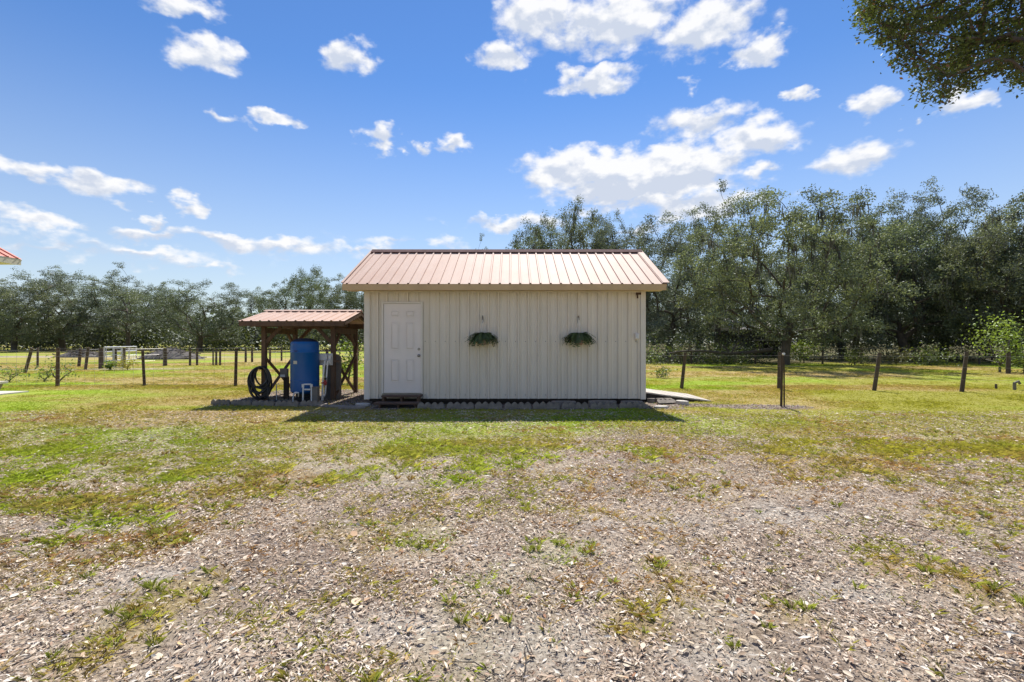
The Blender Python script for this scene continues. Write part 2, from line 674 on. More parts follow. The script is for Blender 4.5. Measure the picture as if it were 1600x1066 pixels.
def masks(x, y):
    yb = np.interp(x, [-14, -8, -5, -3.5, -2, 0, 2, 3.5, 5, 8, 14], [2.0, 2.1, 2.6, 3.5, 5.1, 6.4, 6.8, 6.3, 5.3, 4.7, 4.4])
    n1 = fbm(x * .55, y * .55, 3) - .5
    n2 = fbm(x * 1.9, y * 1.9, 11) - .5
    grass = sstep(-1.3, 1.6, (y - yb) + n1 * 4.2 + n2 * 3.0)
    patch = sstep(.50, .66, fbm(x * 1.1 + 9, y * 1.1, 23)) * .55 * sstep(1.6, 3.2, y + .8 * (x < 0))
    # hand-placed tufts seen in the photograph
    for (px, py, rr) in [(1490, 905, .32), (1400, 890, .2), (640, 835, .35), (270, 935, .28), (985, 970, .2), (1230, 955, .18), (860, 860, .3), (60, 760, .9), (250, 845, .35), (140, 1020, .25)]:
        Y = EYE * FOC / (py - 535)
        cx = X(px, Y)
        patch = np.maximum(patch, .8 * sstep(1.3, .2, np.hypot(x - cx, (y - Y) * .8) / rr + (fbm(x * 5, y * 5, 71) - .5)))
    grass = np.maximum(grass, patch)
    sand = np.maximum(mask_spots(x, y, SAND_SPOTS), sstep(.60, .74, fbm(x * .8, y * .8 + 4, 41)) * .75)
    sand = sand * sstep(11, 8.5, y)
    bed = sstep(.3, -.1, np.maximum(np.maximum(-6.75 - x, x - 3.5), np.maximum(np.where(x < -3.1, 10.85, 10.3) - y, y - 14.3)) + n2 * .5)
    mulch = sstep(1.15, .6, np.hypot((x - 5.6) / 1.15, (y - 10.62) / .42) + n2 * .6)
    mulch = np.maximum(mulch, sstep(1.15, .6, np.hypot((x - 4.1) / .9, (y - 10.9) / .4) + n2 * .6))
    bed = np.maximum(bed, mulch)
    dead = sstep(.50, .66, fbm(x * .9 + 31, y * .9, 57))
    dry = sstep(.50, .68, fbm(x * .16 + 3, y * .33, 63))
    # straw-coloured strip along the left fence and brown strips in the paddocks
    dry = np.maximum(dry, .8 * sstep(1.0, .3, np.abs(y - 15.2 + n2 * 1.0) / .5) * (x < -4))
    dry = np.maximum(dry, 1.0 * sstep(1.1, .3, np.hypot((x - 11) / 13, (y - 21.5) / 3.0) + n2 * .6))
    dry = np.maximum(dry, .9 * sstep(1, .2, np.hypot((x + 9.5) / 5, (y - 19.5) / 1.6) + n2 * .7))
    lush = sstep(.45, .62, fbm(x * .22 + 70, y * .3, 77))
    lush = np.maximum(lush, sstep(1, .3, np.hypot((x + 9.5) / 5.5, (y - 11.6) / 2.6) + n2 * .6))
    return grass, sand, bed, dead, dry, lush


C_SAND = np.array([.37, .335, .30])
C_LIT = np.array([.37, .31, .255])
C_LIT2 = np.array([.25, .20, .165])
C_GRASS = np.array([.32, .31, .07])
C_LUSH = np.array([.28, .38, .045])
C_DRY = np.array([.42, .30, .155])
C_DEAD = np.array([.24, .13, .07])
C_BED = np.array([.20, .165, .14])


def lerp(a, b, t):
    return a * (1 - t[:, None]) + b * t[:, None]


def ground_col(x, y):
    g, s, bed, dead, dry, lush = masks(x, y)
    soil = fbm(x * 2.2, y * 2.2, 5)
    c = lerp(C_LIT[None], C_LIT2[None], sstep(.42, .68, soil))
    c = lerp(c, C_SAND[None], s)
    gr = lerp(lerp(C_GRASS[None], C_LUSH[None], lush), C_DRY[None], dry * .8)
    near = sstep(9, 6, y)
    gr = lerp(gr, lerp(C_LIT[None], np.array([.30, .20, .11])[None], dead), near * .85)
    c = lerp(c, gr, g)
    c = lerp(c, C_BED[None], bed)
    # dirt track to the far gate and worn ground there
    tr = sstep(1.2, .5, np.abs((y - 25.6) - (x + 22) * .12 + (fbm(x, y, 8) - .5)) / .8) * sstep(-16.5, -19, x)
    tr = np.maximum(tr, sstep(1.3, .6, np.abs(y - 47 + (x + 40) * .05) / 2.0) * sstep(-24, -30, x))
    c = lerp(c, np.array([.46, .41, .33])[None], tr)
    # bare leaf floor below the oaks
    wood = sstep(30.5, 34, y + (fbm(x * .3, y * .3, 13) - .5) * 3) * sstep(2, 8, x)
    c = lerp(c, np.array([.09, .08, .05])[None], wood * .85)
    return c


def gh(x, y):
    """micro relief of the worn yard"""
    return (fbm(x * 1.4, y * 1.4, 19) - .5) * .035 * sstep(9.6, 8.2, y) * sstep(-4, -2, y)


def axis(lo, hi, step, far, g):
    a = list(np.arange(lo, hi + 1e-6, step))
    s, p = step, a[-1]
    while p < far:
        s *= g
        p += s
        a.append(p)
    return a


xa = axis(0, 13, .12, 1500, 1.16)
xs = np.array([-v for v in xa[:0:-1]] + xa)
ya = axis(-1, 20, .12, 1800, 1.055)
yb_ = [-1 - v for v in axis(.3, 3, .4, 200, 1.4)]
ys = np.array(yb_[::-1] + ya)
gx, gy = np.meshgrid(xs, ys)
gxf, gyf = gx.ravel(), gy.ravel()
nx, ny = len(xs), len(ys)
idx = np.arange(nx * ny).reshape(ny, nx)
gf = np.stack([idx[:-1, :-1], idx[:-1, 1:], idx[1:, 1:], idx[1:, :-1]], -1).reshape(-1, 4)
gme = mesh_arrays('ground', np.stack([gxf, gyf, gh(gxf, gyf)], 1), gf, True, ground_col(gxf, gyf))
ground = link_mesh('ground', gme, MAT['ground'])
tag(ground, 'worn sandy yard with leaf litter running into mown grass and paddocks', 'ground', kind='structure')


# ------------------------------------------------------------------ sheet metal
def ribbed(u0, u1, pitch, f0, f1, minor=False, rib_h=.042, base=.050, top=.034, phase=.5):
    """profile along u; f0(u,h), f1(u,h) give the two ends of each profile line -> sheet with raised ribs"""
    us = [(u0, 0.0)]
    k = 0
    n = max(1, int(round((u1 - u0) / pitch)))
    for k in range(n):
        c = u0 + (k + phase) * (u1 - u0) / n
        us += [(c - base / 2, 0), (c - top / 2, rib_h), (c + top / 2, rib_h), (c + base / 2, 0)]
        if minor:
            w_ = (u1 - u0) / n
            for q in (.33, .67):
                cc = c + w_ * q
                if cc < u1 - .02:
                    us += [(cc - .014, 0), (cc - .006, .0035), (cc + .006, .0035), (cc + .014, 0)]
    us.append((u1, 0.0))
    v, f = [], []
    for (u, h) in us:
        v += [f0(u, h), f1(u, h)]
    for i in range(len(us) - 1):
        f.append((2 * i, 2 * i + 2, 2 * i + 3, 2 * i + 1))
    return MB().add(v, f)


# ------------------------------------------------------------------ the metal shed
SX0, SX1, SY0, SY1 = -3.328, 3.007, 11.02, 14.68
ZB, ZW = .136, 2.60
RX0, RX1 = -3.735, 3.426
EY, EZ = 10.60, 2.70
RY = 12.85
RZ = 3.83
BY = 2 * RY - EY
PITCH = (RZ - EZ) / (RY - EY)
PANG = math.atan(PITCH)
DX0, DX1, DZ0, DZ1 = -2.92, -2.073, .267, 2.296


def build_shed():
    t = thing('metal_shed', (-.15, 12.85, 0), 'low grey ribbed metal shed with pale red metal roof and white door', 'shed')

    def roof_under(y):
        return EZ - .035 + PITCH * ((y - EY) if y <= RY else (BY - y))
    # hidden solid core behind the sheets
    core = MB()
    prof = [(SY0 + .03, ZB), (SY1 - .03, ZB), (SY1 - .03, roof_under(SY1) - .04), (RY, roof_under(RY) - .04), (SY0 + .03, roof_under(SY0) - .04)]
    a = [(SX0 + .03, y, z) for y, z in prof]
    b = [(SX1 - .03, y, z) for y, z in prof]
    n = len(prof)
    core.add(a + b, [tuple(range(n - 1, -1, -1)), tuple(range(n, 2 * n))] + [(i, (i + 1) % n, n + (i + 1) % n, n + i) for i in range(n)])
    core.build('wall_frame', MAT['siding'], t)
    # front sheets, cut round the door
    P = .2285

    def front(u0, u1, z0, z1, ph=.5):
        ribbed(u0, u1, P, lambda u, h: (u, SY0 - h, z0), lambda u, h: (u, SY0 - h, z1), phase=ph, minor=True).build('wall_panel', MAT['siding'], t)
    front(SX0, DX0 - .05, ZB, ZW)
    front(DX0 - .05, DX1 + .05, DZ1 + .05, ZW)
    x = DX1 + .05
    for k in range(6):
        w = P * (4 if k < 5 else 2)
        x1 = min(x + w, SX1)
        front(x, x1, ZB, ZW)
        x = x1
    # back sheets
    k = 7
    for i in range(k):
        u0 = SX0 + (SX1 - SX0) * i / k
        u1 = SX0 + (SX1 - SX0) * (i + 1) / k
        ribbed(u0, u1, P, lambda u, h: (u, SY1 + h, ZB), lambda u, h: (u, SY1 + h, ZW)).build('wall_panel', MAT['siding'], t)
    # gable sheets, their tops following the roof
    for i in range(4):
        u0 = SY0 + (SY1 - SY0) * i / 4
        u1 = SY0 + (SY1 - SY0) * (i + 1) / 4
        for sx, sg in ((SX0, -1), (SX1, 1)):
            ribbed(u0, u1, P, lambda u, h: (sx + sg * h, u, ZB), lambda u, h: (sx + sg * h, u, roof_under(u) - .02), rib_h=.02).build('wall_panel', MAT['siding'], t)
    # corner trims
    for sx, sg in ((SX0, -1), (SX1, 1)):
        for sy, sh in ((SY0, -1), (SY1, 1)):
            m = MB()
            m.bx(min(sx + sg * .028, sx - sg * .09), max(sx + sg * .028, sx - sg * .09), sy + sh * .048 - .006, sy + sh * .048 + .006, ZB - .012, ZW + .01)
            m.bx(sx + sg * .028 - .006, sx + sg * .028 + .006, min(sy + sh * .0415, sy - sh * .1), max(sy + sh * .0415, sy - sh * .1), ZB - .012, ZW + .01)
            m.build('corner_trim', MAT['trim_white'], t)
    m = MB()
    m.bx(SX0 + .10, SX1 - .10, SY0 - .052, SY0 - .044, ZW - .05, ZW + .01)
    m.build('top_trim', MAT['trim_white'], t)
    # screw heads
    m = MB()
    x = DX1 + .05
    while x < SX1 - .1:
        for z in (.22, 1.44):
            for dx in (.045,):
                m.add([(x + dx + .010 * math.cos(a), SY0 - .008 - .001 * (q % 2), z + .010 * math.sin(a)) for q, a in enumerate([i * math.pi / 3 for i in range(6)])], [(5, 4, 3, 2, 1, 0)])
        x += P
    o = m.build('screw_heads', MAT['box_taupe'], t)
    o['kind'] = 'stuff'
    # floor frame and skids in the shade below the wall
    m = MB()
    m.bx(SX0 + .06, SX1 - .06, SY0 + .06, SY1 - .06, .07, ZB + .01)
    m.build('floor_frame', MAT['dark_wood'], t)
    for y in (11.25, 12.85, 14.4):
        MB().bx(SX0 + .1, SX1 - .1, y - .08, y + .08, -.03, .072).build('skid', MAT['dark_wood'], t)
    # door
    d = MB().bx(DX0, DX1, SY0 - .022, SY0 + .02, DZ0, DZ1).build('door', MAT['door_white'], t, bevel=.004)
    cx = (DX0 + DX1) / 2
    sc = .85 / 360
    for px in (215, 360):
        for (y0, y1) in ((135, 185), (240, 480), (575, 772)):
            x0, x1 = cx + (px - 285 - 36) * sc, cx + (px - 285 + 36) * sc
            z1, z0 = DZ1 - (y0 - 70) * 2.03 / 810, DZ1 - (y1 - 70) * 2.03 / 810
            m = MB()
            f = SY0 - .022
            # moulded frame round a raised field
            e = .022
            for (a, b_, c, d_) in ((x0 - e, x0, z0 - e, z1 + e), (x1, x1 + e, z0 - e, z1 + e), (x0, x1, z0 - e, z0), (x0, x1, z1, z1 + e)):
                m.bx(a, b_, f - .011, f - .0005, c, d_)
            i = .026
            m.add([(x0 + .004, f - .001, z0 + .004), (x1 - .004, f - .001, z0 + .004), (x1 - .004, f - .001, z1 - .004), (x0 + .004, f - .001, z1 - .004),
                   (x0 + i, f - .014, z0 + i), (x1 - i, f - .014, z0 + i), (x1 - i, f - .014, z1 - i), (x0 + i, f - .014, z1 - i)],
                  [(4, 5, 6, 7), (0, 1, 5, 4), (1, 2, 6, 5), (2, 3, 7, 6), (3, 0, 4, 7)])
            m.build('panel', MAT['door_white'], d)
    for (z, nm, r) in ((DZ1 - (482 - 70) * 2.03 / 810, 'deadbolt', .032), (DZ1 - (540 - 70) * 2.03 / 810, 'knob', .034)):
        m = MB()
        xk = cx + (445 - 285) * sc
        m.tube([(xk, SY0 - .021, z), (xk, SY0 - .03, z)], r, 14)
        if nm == 'knob':
            m.tube([(xk, SY0 - .03, z), (xk, SY0 - .055, z), (xk, SY0 - .06, z), (xk, SY0 - .08, z), (xk, SY0 - .092, z)], [.012, .012, .024, .029, .014], 14)
        else:
            m.tube([(xk, SY0 - .03, z), (xk, SY0 - .045, z)], .02, 14)
        m.build(nm, MAT['chrome'], d, smooth=True)
    m = MB()
    w = .045
    m.bx(DX0 - w, DX0 - .004, SY0 - .048, SY0 + .01, DZ0 - .02, DZ1 + w)
    m.bx(DX1 + .004, DX1 + w, SY0 - .048, SY0 + .01, DZ0 - .02, DZ1 + w)
    m.bx(DX0 - .004, DX1 + .004, SY0 - .048, SY0 + .01, DZ1 + .004, DZ1 + w)
    m.build('door_frame', MAT['trim_white'], t)
    MB().bx(DX0 - .03, DX1 + .03, SY0 - .05, SY0 + .02, DZ0 - .045, DZ0 - .006).build('threshold', MAT['chrome'], t)
    # double door on the ramp side
    for (y0, y1) in ((11.62, 12.24), (12.26, 12.88)):
        MB().bx(SX1 + .02, SX1 + .045, y0, y1, .26, 2.25).build('side_door', MAT['door_white'], t)
    # roof
    npan = 8
    for i in range(npan):
        u0 = RX0 + (RX1 - RX0) * i / npan
        u1 = RX0 + (RX1 - RX0) * (i + 1) / npan
        c, s = math.cos(PANG), math.sin(PANG)
        ribbed(u0, u1, .2238, lambda u, h: (u, EY - h * s, EZ + h * c), lambda u, h: (u, RY - h * s - .015, RZ + h * c - .01), rib_h=.024, base=.05, top=.03).build('roof_panel', MAT['roof_red'], t)
        ribbed(u0, u1, .2238, lambda u, h: (u, BY + h * s, EZ + h * c), lambda u, h: (u, RY + h * s + .015, RZ + h * c - .01), rib_h=.024, base=.05, top=.03).build('roof_panel', MAT['roof_red'], t)
    # deck below the sheets
    m = MB()
    pr = [(EY + .02, EZ - .012), (RY, RZ - .02), (BY - .02, EZ - .012), (BY - .02, EZ - .05), (RY, RZ - .06), (EY + .02, EZ - .05)]
    a = [(RX0 + .02, y, z) for y, z in pr]
    b = [(RX1 - .02, y, z) for y, z in pr]
    n = len(pr)
    m.add(a + b, [tuple(range(n)), tuple(range(2 * n - 1, n - 1, -1))] + [(i, n + i, n + (i + 1) % n, (i + 1) % n) for i in range(n)])
    m.build('roof_deck', MAT['fascia_tan'], t)
    # rake trims
    for (x0, x1) in ((RX0 - .02, RX0 + .03), (RX1 - .11, RX1 + .03)):
        m = MB()
        for (ya, za, yb, zb) in ((EY - .01, EZ, RY, RZ), (BY + .01, EZ, RY, RZ)):
            for o1, o2 in ((.026, .036),):
                m.add([(x0, ya, za + o1), (x1, ya, za + o1), (x1, yb, zb + o1), (x0, yb, zb + o1),
                       (x0, ya, za + o2), (x1, ya, za + o2), (x1, yb, zb + o2), (x0, yb, zb + o2)],
                      [(3, 2, 1, 0), (4, 5, 6, 7), (0, 1, 5, 4), (1, 2, 6, 5), (2, 3, 7, 6), (3, 0, 4, 7)])
        m.build('rake_trim', MAT['roof_red'], t)
    # ridge cap riding on the ribs, with dark gaps between them
    m = MB()
    x0, x1 = RX0 + .02, RX1 + .01
    pr = [(RY - .15, RZ - .15 * PITCH + .030), (RY - .02, RZ + .052), (RY + .02, RZ + .052), (RY + .15, RZ - .15 * PITCH + .030),
          (RY + .15, RZ - .15 * PITCH + .040), (RY + .02, RZ + .060), (RY - .02, RZ + .060), (RY - .15, RZ - .15 * PITCH + .043)]
    n = len(pr)
    a = [(x0, y, z) for y, z in pr]
    b = [(x1, y, z) for y, z in pr]
    m.add(a + b, [tuple(range(n)), tuple(range(2 * n - 1, n - 1, -1))] + [(i, n + i, n + (i + 1) % n, (i + 1) % n) for i in range(n)])
    m.build('ridge_cap', MAT['ridge_brown'], t)
    # fascia, soffit, gable boards
    MB().bx(RX0 + .005, RX1 - .035, EY + .003, EY + .028, EZ - .135, EZ - .003).build('fascia', MAT['fascia_tan'], t)
    MB().bx(RX0 + .005, RX1 - .035, BY - .028, BY - .003, EZ - .135, EZ - .003).build('fascia', MAT['fascia_tan'], t)
    MB().bx(RX0 + .03, RX1 - .06, EY + .03, SY0 - .001, EZ - .122, EZ - .110).build('soffit', MAT['fascia_tan'], t)
    MB().bx(RX0 + .03, RX1 - .06, SY1 + .001, BY - .03, EZ - .122, EZ - .110).build('soffit', MAT['fascia_tan'], t)
    for xx in (RX0 + .012, RX1 - .045):
        m = MB()
        pr = [(EY + .03, EZ - .135), (EY + .03, EZ - .02), (RY, RZ - .03), (BY - .03, EZ - .02), (BY - .03, EZ - .135), (RY, RZ - .15)]
        a = [(xx - .012, y, z) for y, z in pr]
        b = [(xx + .012, y, z) for y, z in pr]
        m.add(a + b, [(0, 1, 2, 5), (5, 2, 3, 4), (11, 8, 7, 6), (10, 9, 8, 11)] + [(i, 6 + i, 6 + (i + 1) % 6, (i + 1) % 6) for i in range(6)])
        m.build('gable_board', MAT['fascia_tan'], t)
    # rusty bracket under the right eave
    m = MB()
    m.bx(2.82, 2.93, SY0 - .06, SY0 - .031, 2.50, 2.55)
    m.bx(2.84, 2.87, SY0 - .05, SY0 - .031, 2.42, 2.50)
    m.build('bracket', MAT['rust'], t)
    return t


build_shed()

# small switch box on the wall
bx_ = thing('outlet_box', (2.835, SY0, 1.5), 'small pale electrical box on right end of shed front', 'electrical box')
MB().bx(2.79, 2.88, SY0 - .085, SY0 - .001, 1.485, 1.62).build('housing', MAT['door_white'], bx_, bevel=.006)
MB().bx(2.80, 2.87, SY0 - .10, SY0 - .086, 1.505, 1.60).build('cover', MAT['panel_grey'], bx_, bevel=.004)
MB().tube([(2.845, SY0 - .045, 1.486), (2.845, SY0 - .045, 1.44), (2.845, SY0 - .02, 1.42)], .012, 8).build('conduit', MAT['panel_grey'], bx_)


# ------------------------------------------------------------------ wooden steps
def build_steps():
    t = thing('door_steps', (-2.47, 10.7, 0), 'two brown wooden steps below the white shed door', 'steps')
    for (x0, x1, y0, y1, z) in ((-2.90, -2.03, 10.70, 10.985, .235), (-2.99, -2.0, 10.38, 10.67, .115)):
        w = (y1 - y0) / 2
        for k in range(2):
            MB().bx(x0, x1, y0 + k * w + .004, y0 + (k + 1) * w - .004, z - .035, z).build('tread_board', MAT['step_wood'], t, bevel=.004)
    for x in (-2.86, -2.46, -2.09):
        m = MB()
        pr = [(10.42, -.02), (10.96, -.02), (10.96, .199), (10.72, .199), (10.72, .079), (10.42, .079)]
        a = [(x - .02, y, z) for y, z in pr]
        b = [(x + .02, y, z) for y, z in pr]
        m.add(a + b, [(0, 1, 4, 5), (1, 2, 3, 4), (11, 10, 7, 6), (10, 9, 8, 7)] + [(i, 6 + i, 6 + (i + 1) % 6, (i + 1) % 6) for i in range(6)])
        m.build('stringer', MAT['weathered_wood'], t)


build_steps()


# ------------------------------------------------------------------ ramp on the right side
def build_ramp():
    t = thing('wooden_ramp', (3.9, 12.25, 0), 'pale weathered plank ramp sloping down from right side of shed', 'ramp')
    x0, x1, z0, z1 = 3.07, 4.74, .25, .03
    n = 12
    for i in range(n):
        a, b = i / n, (i + 1) / n
        xa, xb = x0 + (x1 - x0) * a + .004, x0 + (x1 - x0) * b - .004
        za, zb = z0 + (z1 - z0) * a, z0 + (z1 - z0) * b
        j = random.uniform(-.003, .003)
        ya, yb = 11.5 + random.uniform(-.015, .015), 13.0
        m = MB()
        m.add([(xa, ya, za - .03 + j), (xb, ya, zb - .03 + j), (xb, yb, zb - .03 + j), (xa, yb, za - .03 + j),
               (xa, ya, za + j), (xb, ya, zb + j), (xb, yb, zb + j), (xa, yb, za + j)],
              [(3, 2, 1, 0), (4, 5, 6, 7), (0, 1, 5, 4), (1, 2, 6, 5), (2, 3, 7, 6), (3, 0, 4, 7)])
        m.build('plank', MAT['ramp_wood'], t)
    for y in (11.54, 12.25, 12.95):
        m = MB()
        pr = [(x0, -.02), (x1 - .02, -.02), (x1 - .02, z1 - .032), (x0, z0 - .035)]
        a = [(x, y - .02, z) for x, z in pr]
        b = [(x, y + .02, z) for x, z in pr]
        m.add(a + b, [(0, 1, 2, 3), (7, 6, 5, 4)] + [(i, 4 + i, 4 + (i + 1) % 4, (i + 1) % 4) for i in range(4)])
        m.build('stringer', MAT['dark_wood'], t)


build_ramp()


# ------------------------------------------------------------------ concrete edging and pavers
def edger_mesh(L=.57, H=.165, T=.06, lobes=4):
    m = MB()
    n = lobes * 6
    top = [(-L / 2 + L * i / n, H - .06 + .06 * abs(math.sin(math.pi * lobes * i / n))) for i in range(n + 1)]
    v, f = [], []
    for (x, z) in top:
        v += [(x, -T / 2, -.03), (x, -T / 2, z), (x, T / 2, z), (x, T / 2, -.03)]
    for i in range(n):
        a, b = 4 * i, 4 * (i + 1)
        f += [(a, b, b + 1, a + 1), (a + 1, b + 1, b + 2, a + 2), (a + 2, b + 2, b + 3, a + 3)]
    f += [(0, 1, 2, 3), (4 * n + 3, 4 * n + 2, 4 * n + 1, 4 * n)]
    m.add(v, f)
    me = m.mesh('edging_stone')
    me.materials.append(MAT['concrete'])
    return me


EDG = edger_mesh()


def edger(x, y, z, rz, label, rx=0, ry=0, group='scalloped concrete edging stones', s=1.0):
    o = bpy.data.objects.new('edging_stone', EDG)
    C.objects.link(o)
    o.location = (x, y, z)
    o.rotation_euler = (rx, ry, rz)
    o.scale = (s, s, s)
    tag(o, label, 'edging stone', group)


ORD = ['first', 'second', 'third', 'fourth', 'fifth', 'sixth', 'seventh', 'eighth', 'ninth']
for i in range(8):
    edger(-1.72 + .615 * i + random.uniform(-.01, .01), 10.34 + random.uniform(-.03, .03), random.uniform(-.03, -.005), random.uniform(-.05, .05),
          'scalloped edging stone along shed front, %s from the door steps' % ORD[i], rx=random.uniform(-.12, .05))
for i in range(5):
    a = i / 4
    xx, yy = -6.62 + a * 2.15, 10.98 - .22 * math.sin(a * 2.2)
    edger(xx, yy, -.02, -.25 + .25 * a + random.uniform(-.05, .05), 'scalloped edging stone before the pump shelter, %s from the left' % ORD[i], rx=-.1, s=.88)
edger(3.55, 11.05, .03, .25, 'tilted scalloped edging stone lying loose beside the ramp', rx=-1.05, s=.8)
for i, (px, yy) in enumerate(((1020, 11.42), (1034, 11.40), (1046, 11.40))):
    pass


def paver(x, y, sx, sy, sz, rz, label, mat='concrete', tilt=(0, 0), z=0.0):
    m = MB()
    n = 8
    rim = []
    for k in range(n):
        a = 2 * math.pi * (k + .5) / n
        q = max(abs(math.cos(a)), abs(math.sin(a)))
        j = random.uniform(.92, 1.05)
        rim.append((math.cos(a) / q * sx / 2 * j, math.sin(a) / q * sy / 2 * j))
    v = [(a, b, -.03) for a, b in rim] + [(a, b, sz - .008) for a, b in rim] + [(a * .95, b * .95, sz) for a, b in rim]
    f = [tuple(range(n - 1, -1, -1)), tuple(range(2 * n, 3 * n))]
    for r in range(2):
        for k in range(n):
            f.append((r * n + k, r * n + (k + 1) % n, (r + 1) * n + (k + 1) % n, (r + 1) * n + k))
    m.add(v, f)
    o = m.build('paving_stone', MAT[mat])
    o.location = (x, y, z)
    o.rotation_euler = (tilt[0], tilt[1], rz)
    tag(o, label, 'paving stone', 'loose flat concrete pieces round the shed')


paver(X(552, 10.4), 10.36, .55, .3, .05, .1, 'flat grey paver just left of the door steps, nearest the grass')
paver(X(566, 10.75), 10.78, .32, .26, .06, -.2, 'small pale paver against the left front corner of the shed', 'concrete_pale')
paver(X(518, 10.55), 10.6, .62, .22, .04, -.12, 'long thin paver between the pump shelter and the shed')
paver(X(492, 10.75), 10.85, .5, .2, .045, -.1, 'flat dark paver in front of the white pipe frame')
paver(X(1000, 10.45), 10.45, .36, .24, .07, .5, 'tilted grey paver at right front corner of the shed', tilt=(.1, .12), z=.02)
paver(X(1033, 10.4), 10.4, .3, .2, .05, .2, 'pale flat paver lying alone below the tilted edging stone', 'concrete_pale')
paver(X(1066, 11.0), 11.0, .2, .3, .09, .5, 'pale concrete block at the right end of the tilted edging stone', 'concrete_pale')
paver(X(986, 10.7), 10.62, .5, .22, .13, -.05, 'long paver laid under the right end of the shed front')
paver(X(940, 10.72), 10.6, .62, .2, .14, .03, 'long paver under the shed front below the right hanging fern')
paver(X(880, 10.74), 10.62, .55, .2, .13, -.03, 'long paver under the shed front between the two hanging ferns')
for i, px in enumerate((1017, 1031, 1043)):
    paver(X(px, 11.42), 11.40, .19, .16, .10, .2 * i, 'small grey rubble block below the ramp, %s from the shed' % ORD[i])


# ------------------------------------------------------------------ hanging ferns
def build_fern(px, label, potmat, seed):
    rg = np.random.default_rng(seed)
    x = X(px, 10.9)
    t = thing('hanging_fern', (x, SY0 - .2, 1.40), label, 'hanging plant', 'hanging ferns on the shed front')
    y = SY0 - .2
    m = MB()
    m.tube([(x, SY0 - .02, 1.90), (x, SY0 - .02, 1.98), (x, SY0 - .08, 2.02), (x, SY0 - .16, 2.0), (x, y, 1.95), (x, y - .005, 1.92)], .010, 8)
    m.bx(x - .014, x + .014, SY0 - .032, SY0 - .021, 1.86, 2.0)
    m.build('hook', MAT['chrome'], t)
    m = MB()
    for k in range(3):
        a = 2 * math.pi * k / 3 + .4
        m.tube([(x, y, 1.93), (x + .12 * math.cos(a), y + .12 * math.sin(a), 1.53)], .006, 5)
    m.build('hanger_wire', MAT['pvc_white'], t)
    m = MB()
    m.lathe((x, y, 1.36), [(.06, 0), (.09, .02), (.125, .15), (.14, .16), (.14, .185), (.12, .185)], 18)
    m.build('pot', MAT[potmat], t, smooth=True)
    V, F, COL = [], [], []
    off = 0
    for k in range(120):
        a = rg.uniform(0, 2 * math.pi)
        ln = rg.uniform(.28, .41)
        rise = rg.uniform(.03, .13)
        drop = rg.uniform(.10, .26)
        pts = []
        for q in range(7):
            s = q / 6
            r = ln * s
            z = 1.54 + rise * math.sin(min(1, s * 1.6) * math.pi * .6) - drop * s ** 2.4
            yy = min(y + r * math.sin(a) * .62, SY0 - .03)
            pts.append(np.array([x + r * math.cos(a), yy, z]))
        c = np.array([.085, .14, .055]) * rg.uniform(.5, 1.4) + np.array([.03, .012, 0]) * rg.uniform(0, 1)
        for q in range(1, 7):
            d = pts[q] - pts[q - 1]
            d /= np.linalg.norm(d) + 1e-9
            sd = np.cross(d, [0, 0, 1])
            sd /= np.linalg.norm(sd) + 1e-9
            w = .066 * (1 - .35 * q / 6)
            for sg in (-1, 1):
                for hq in (.25, .75):
                    b = pts[q - 1] + (pts[q] - pts[q - 1]) * hq
                    tip = b + sg * sd * w + d * .02 + np.array([0, 0, rg.uniform(-.02, .01)])
                    V += [b - d * .013, tip, b + d * .018]
                    F.append((off, off + 1, off + 2))
                    COL += [c] * 3
                    off += 3
    V = np.array(V)
    V[:, 1] = np.minimum(V[:, 1], SY0 - .024)
    me = mesh_arrays('fronds', V - WOFF[t.name], F, col=np.array(COL))
    link_mesh('fronds', me, MAT['leaf'], t)


build_fern(754, 'bushy hanging fern nearer the white door', 'pot_terracotta', 3)
build_fern(904, 'hanging fern with pinkish pot on right half of shed front', 'pot_pink', 4)


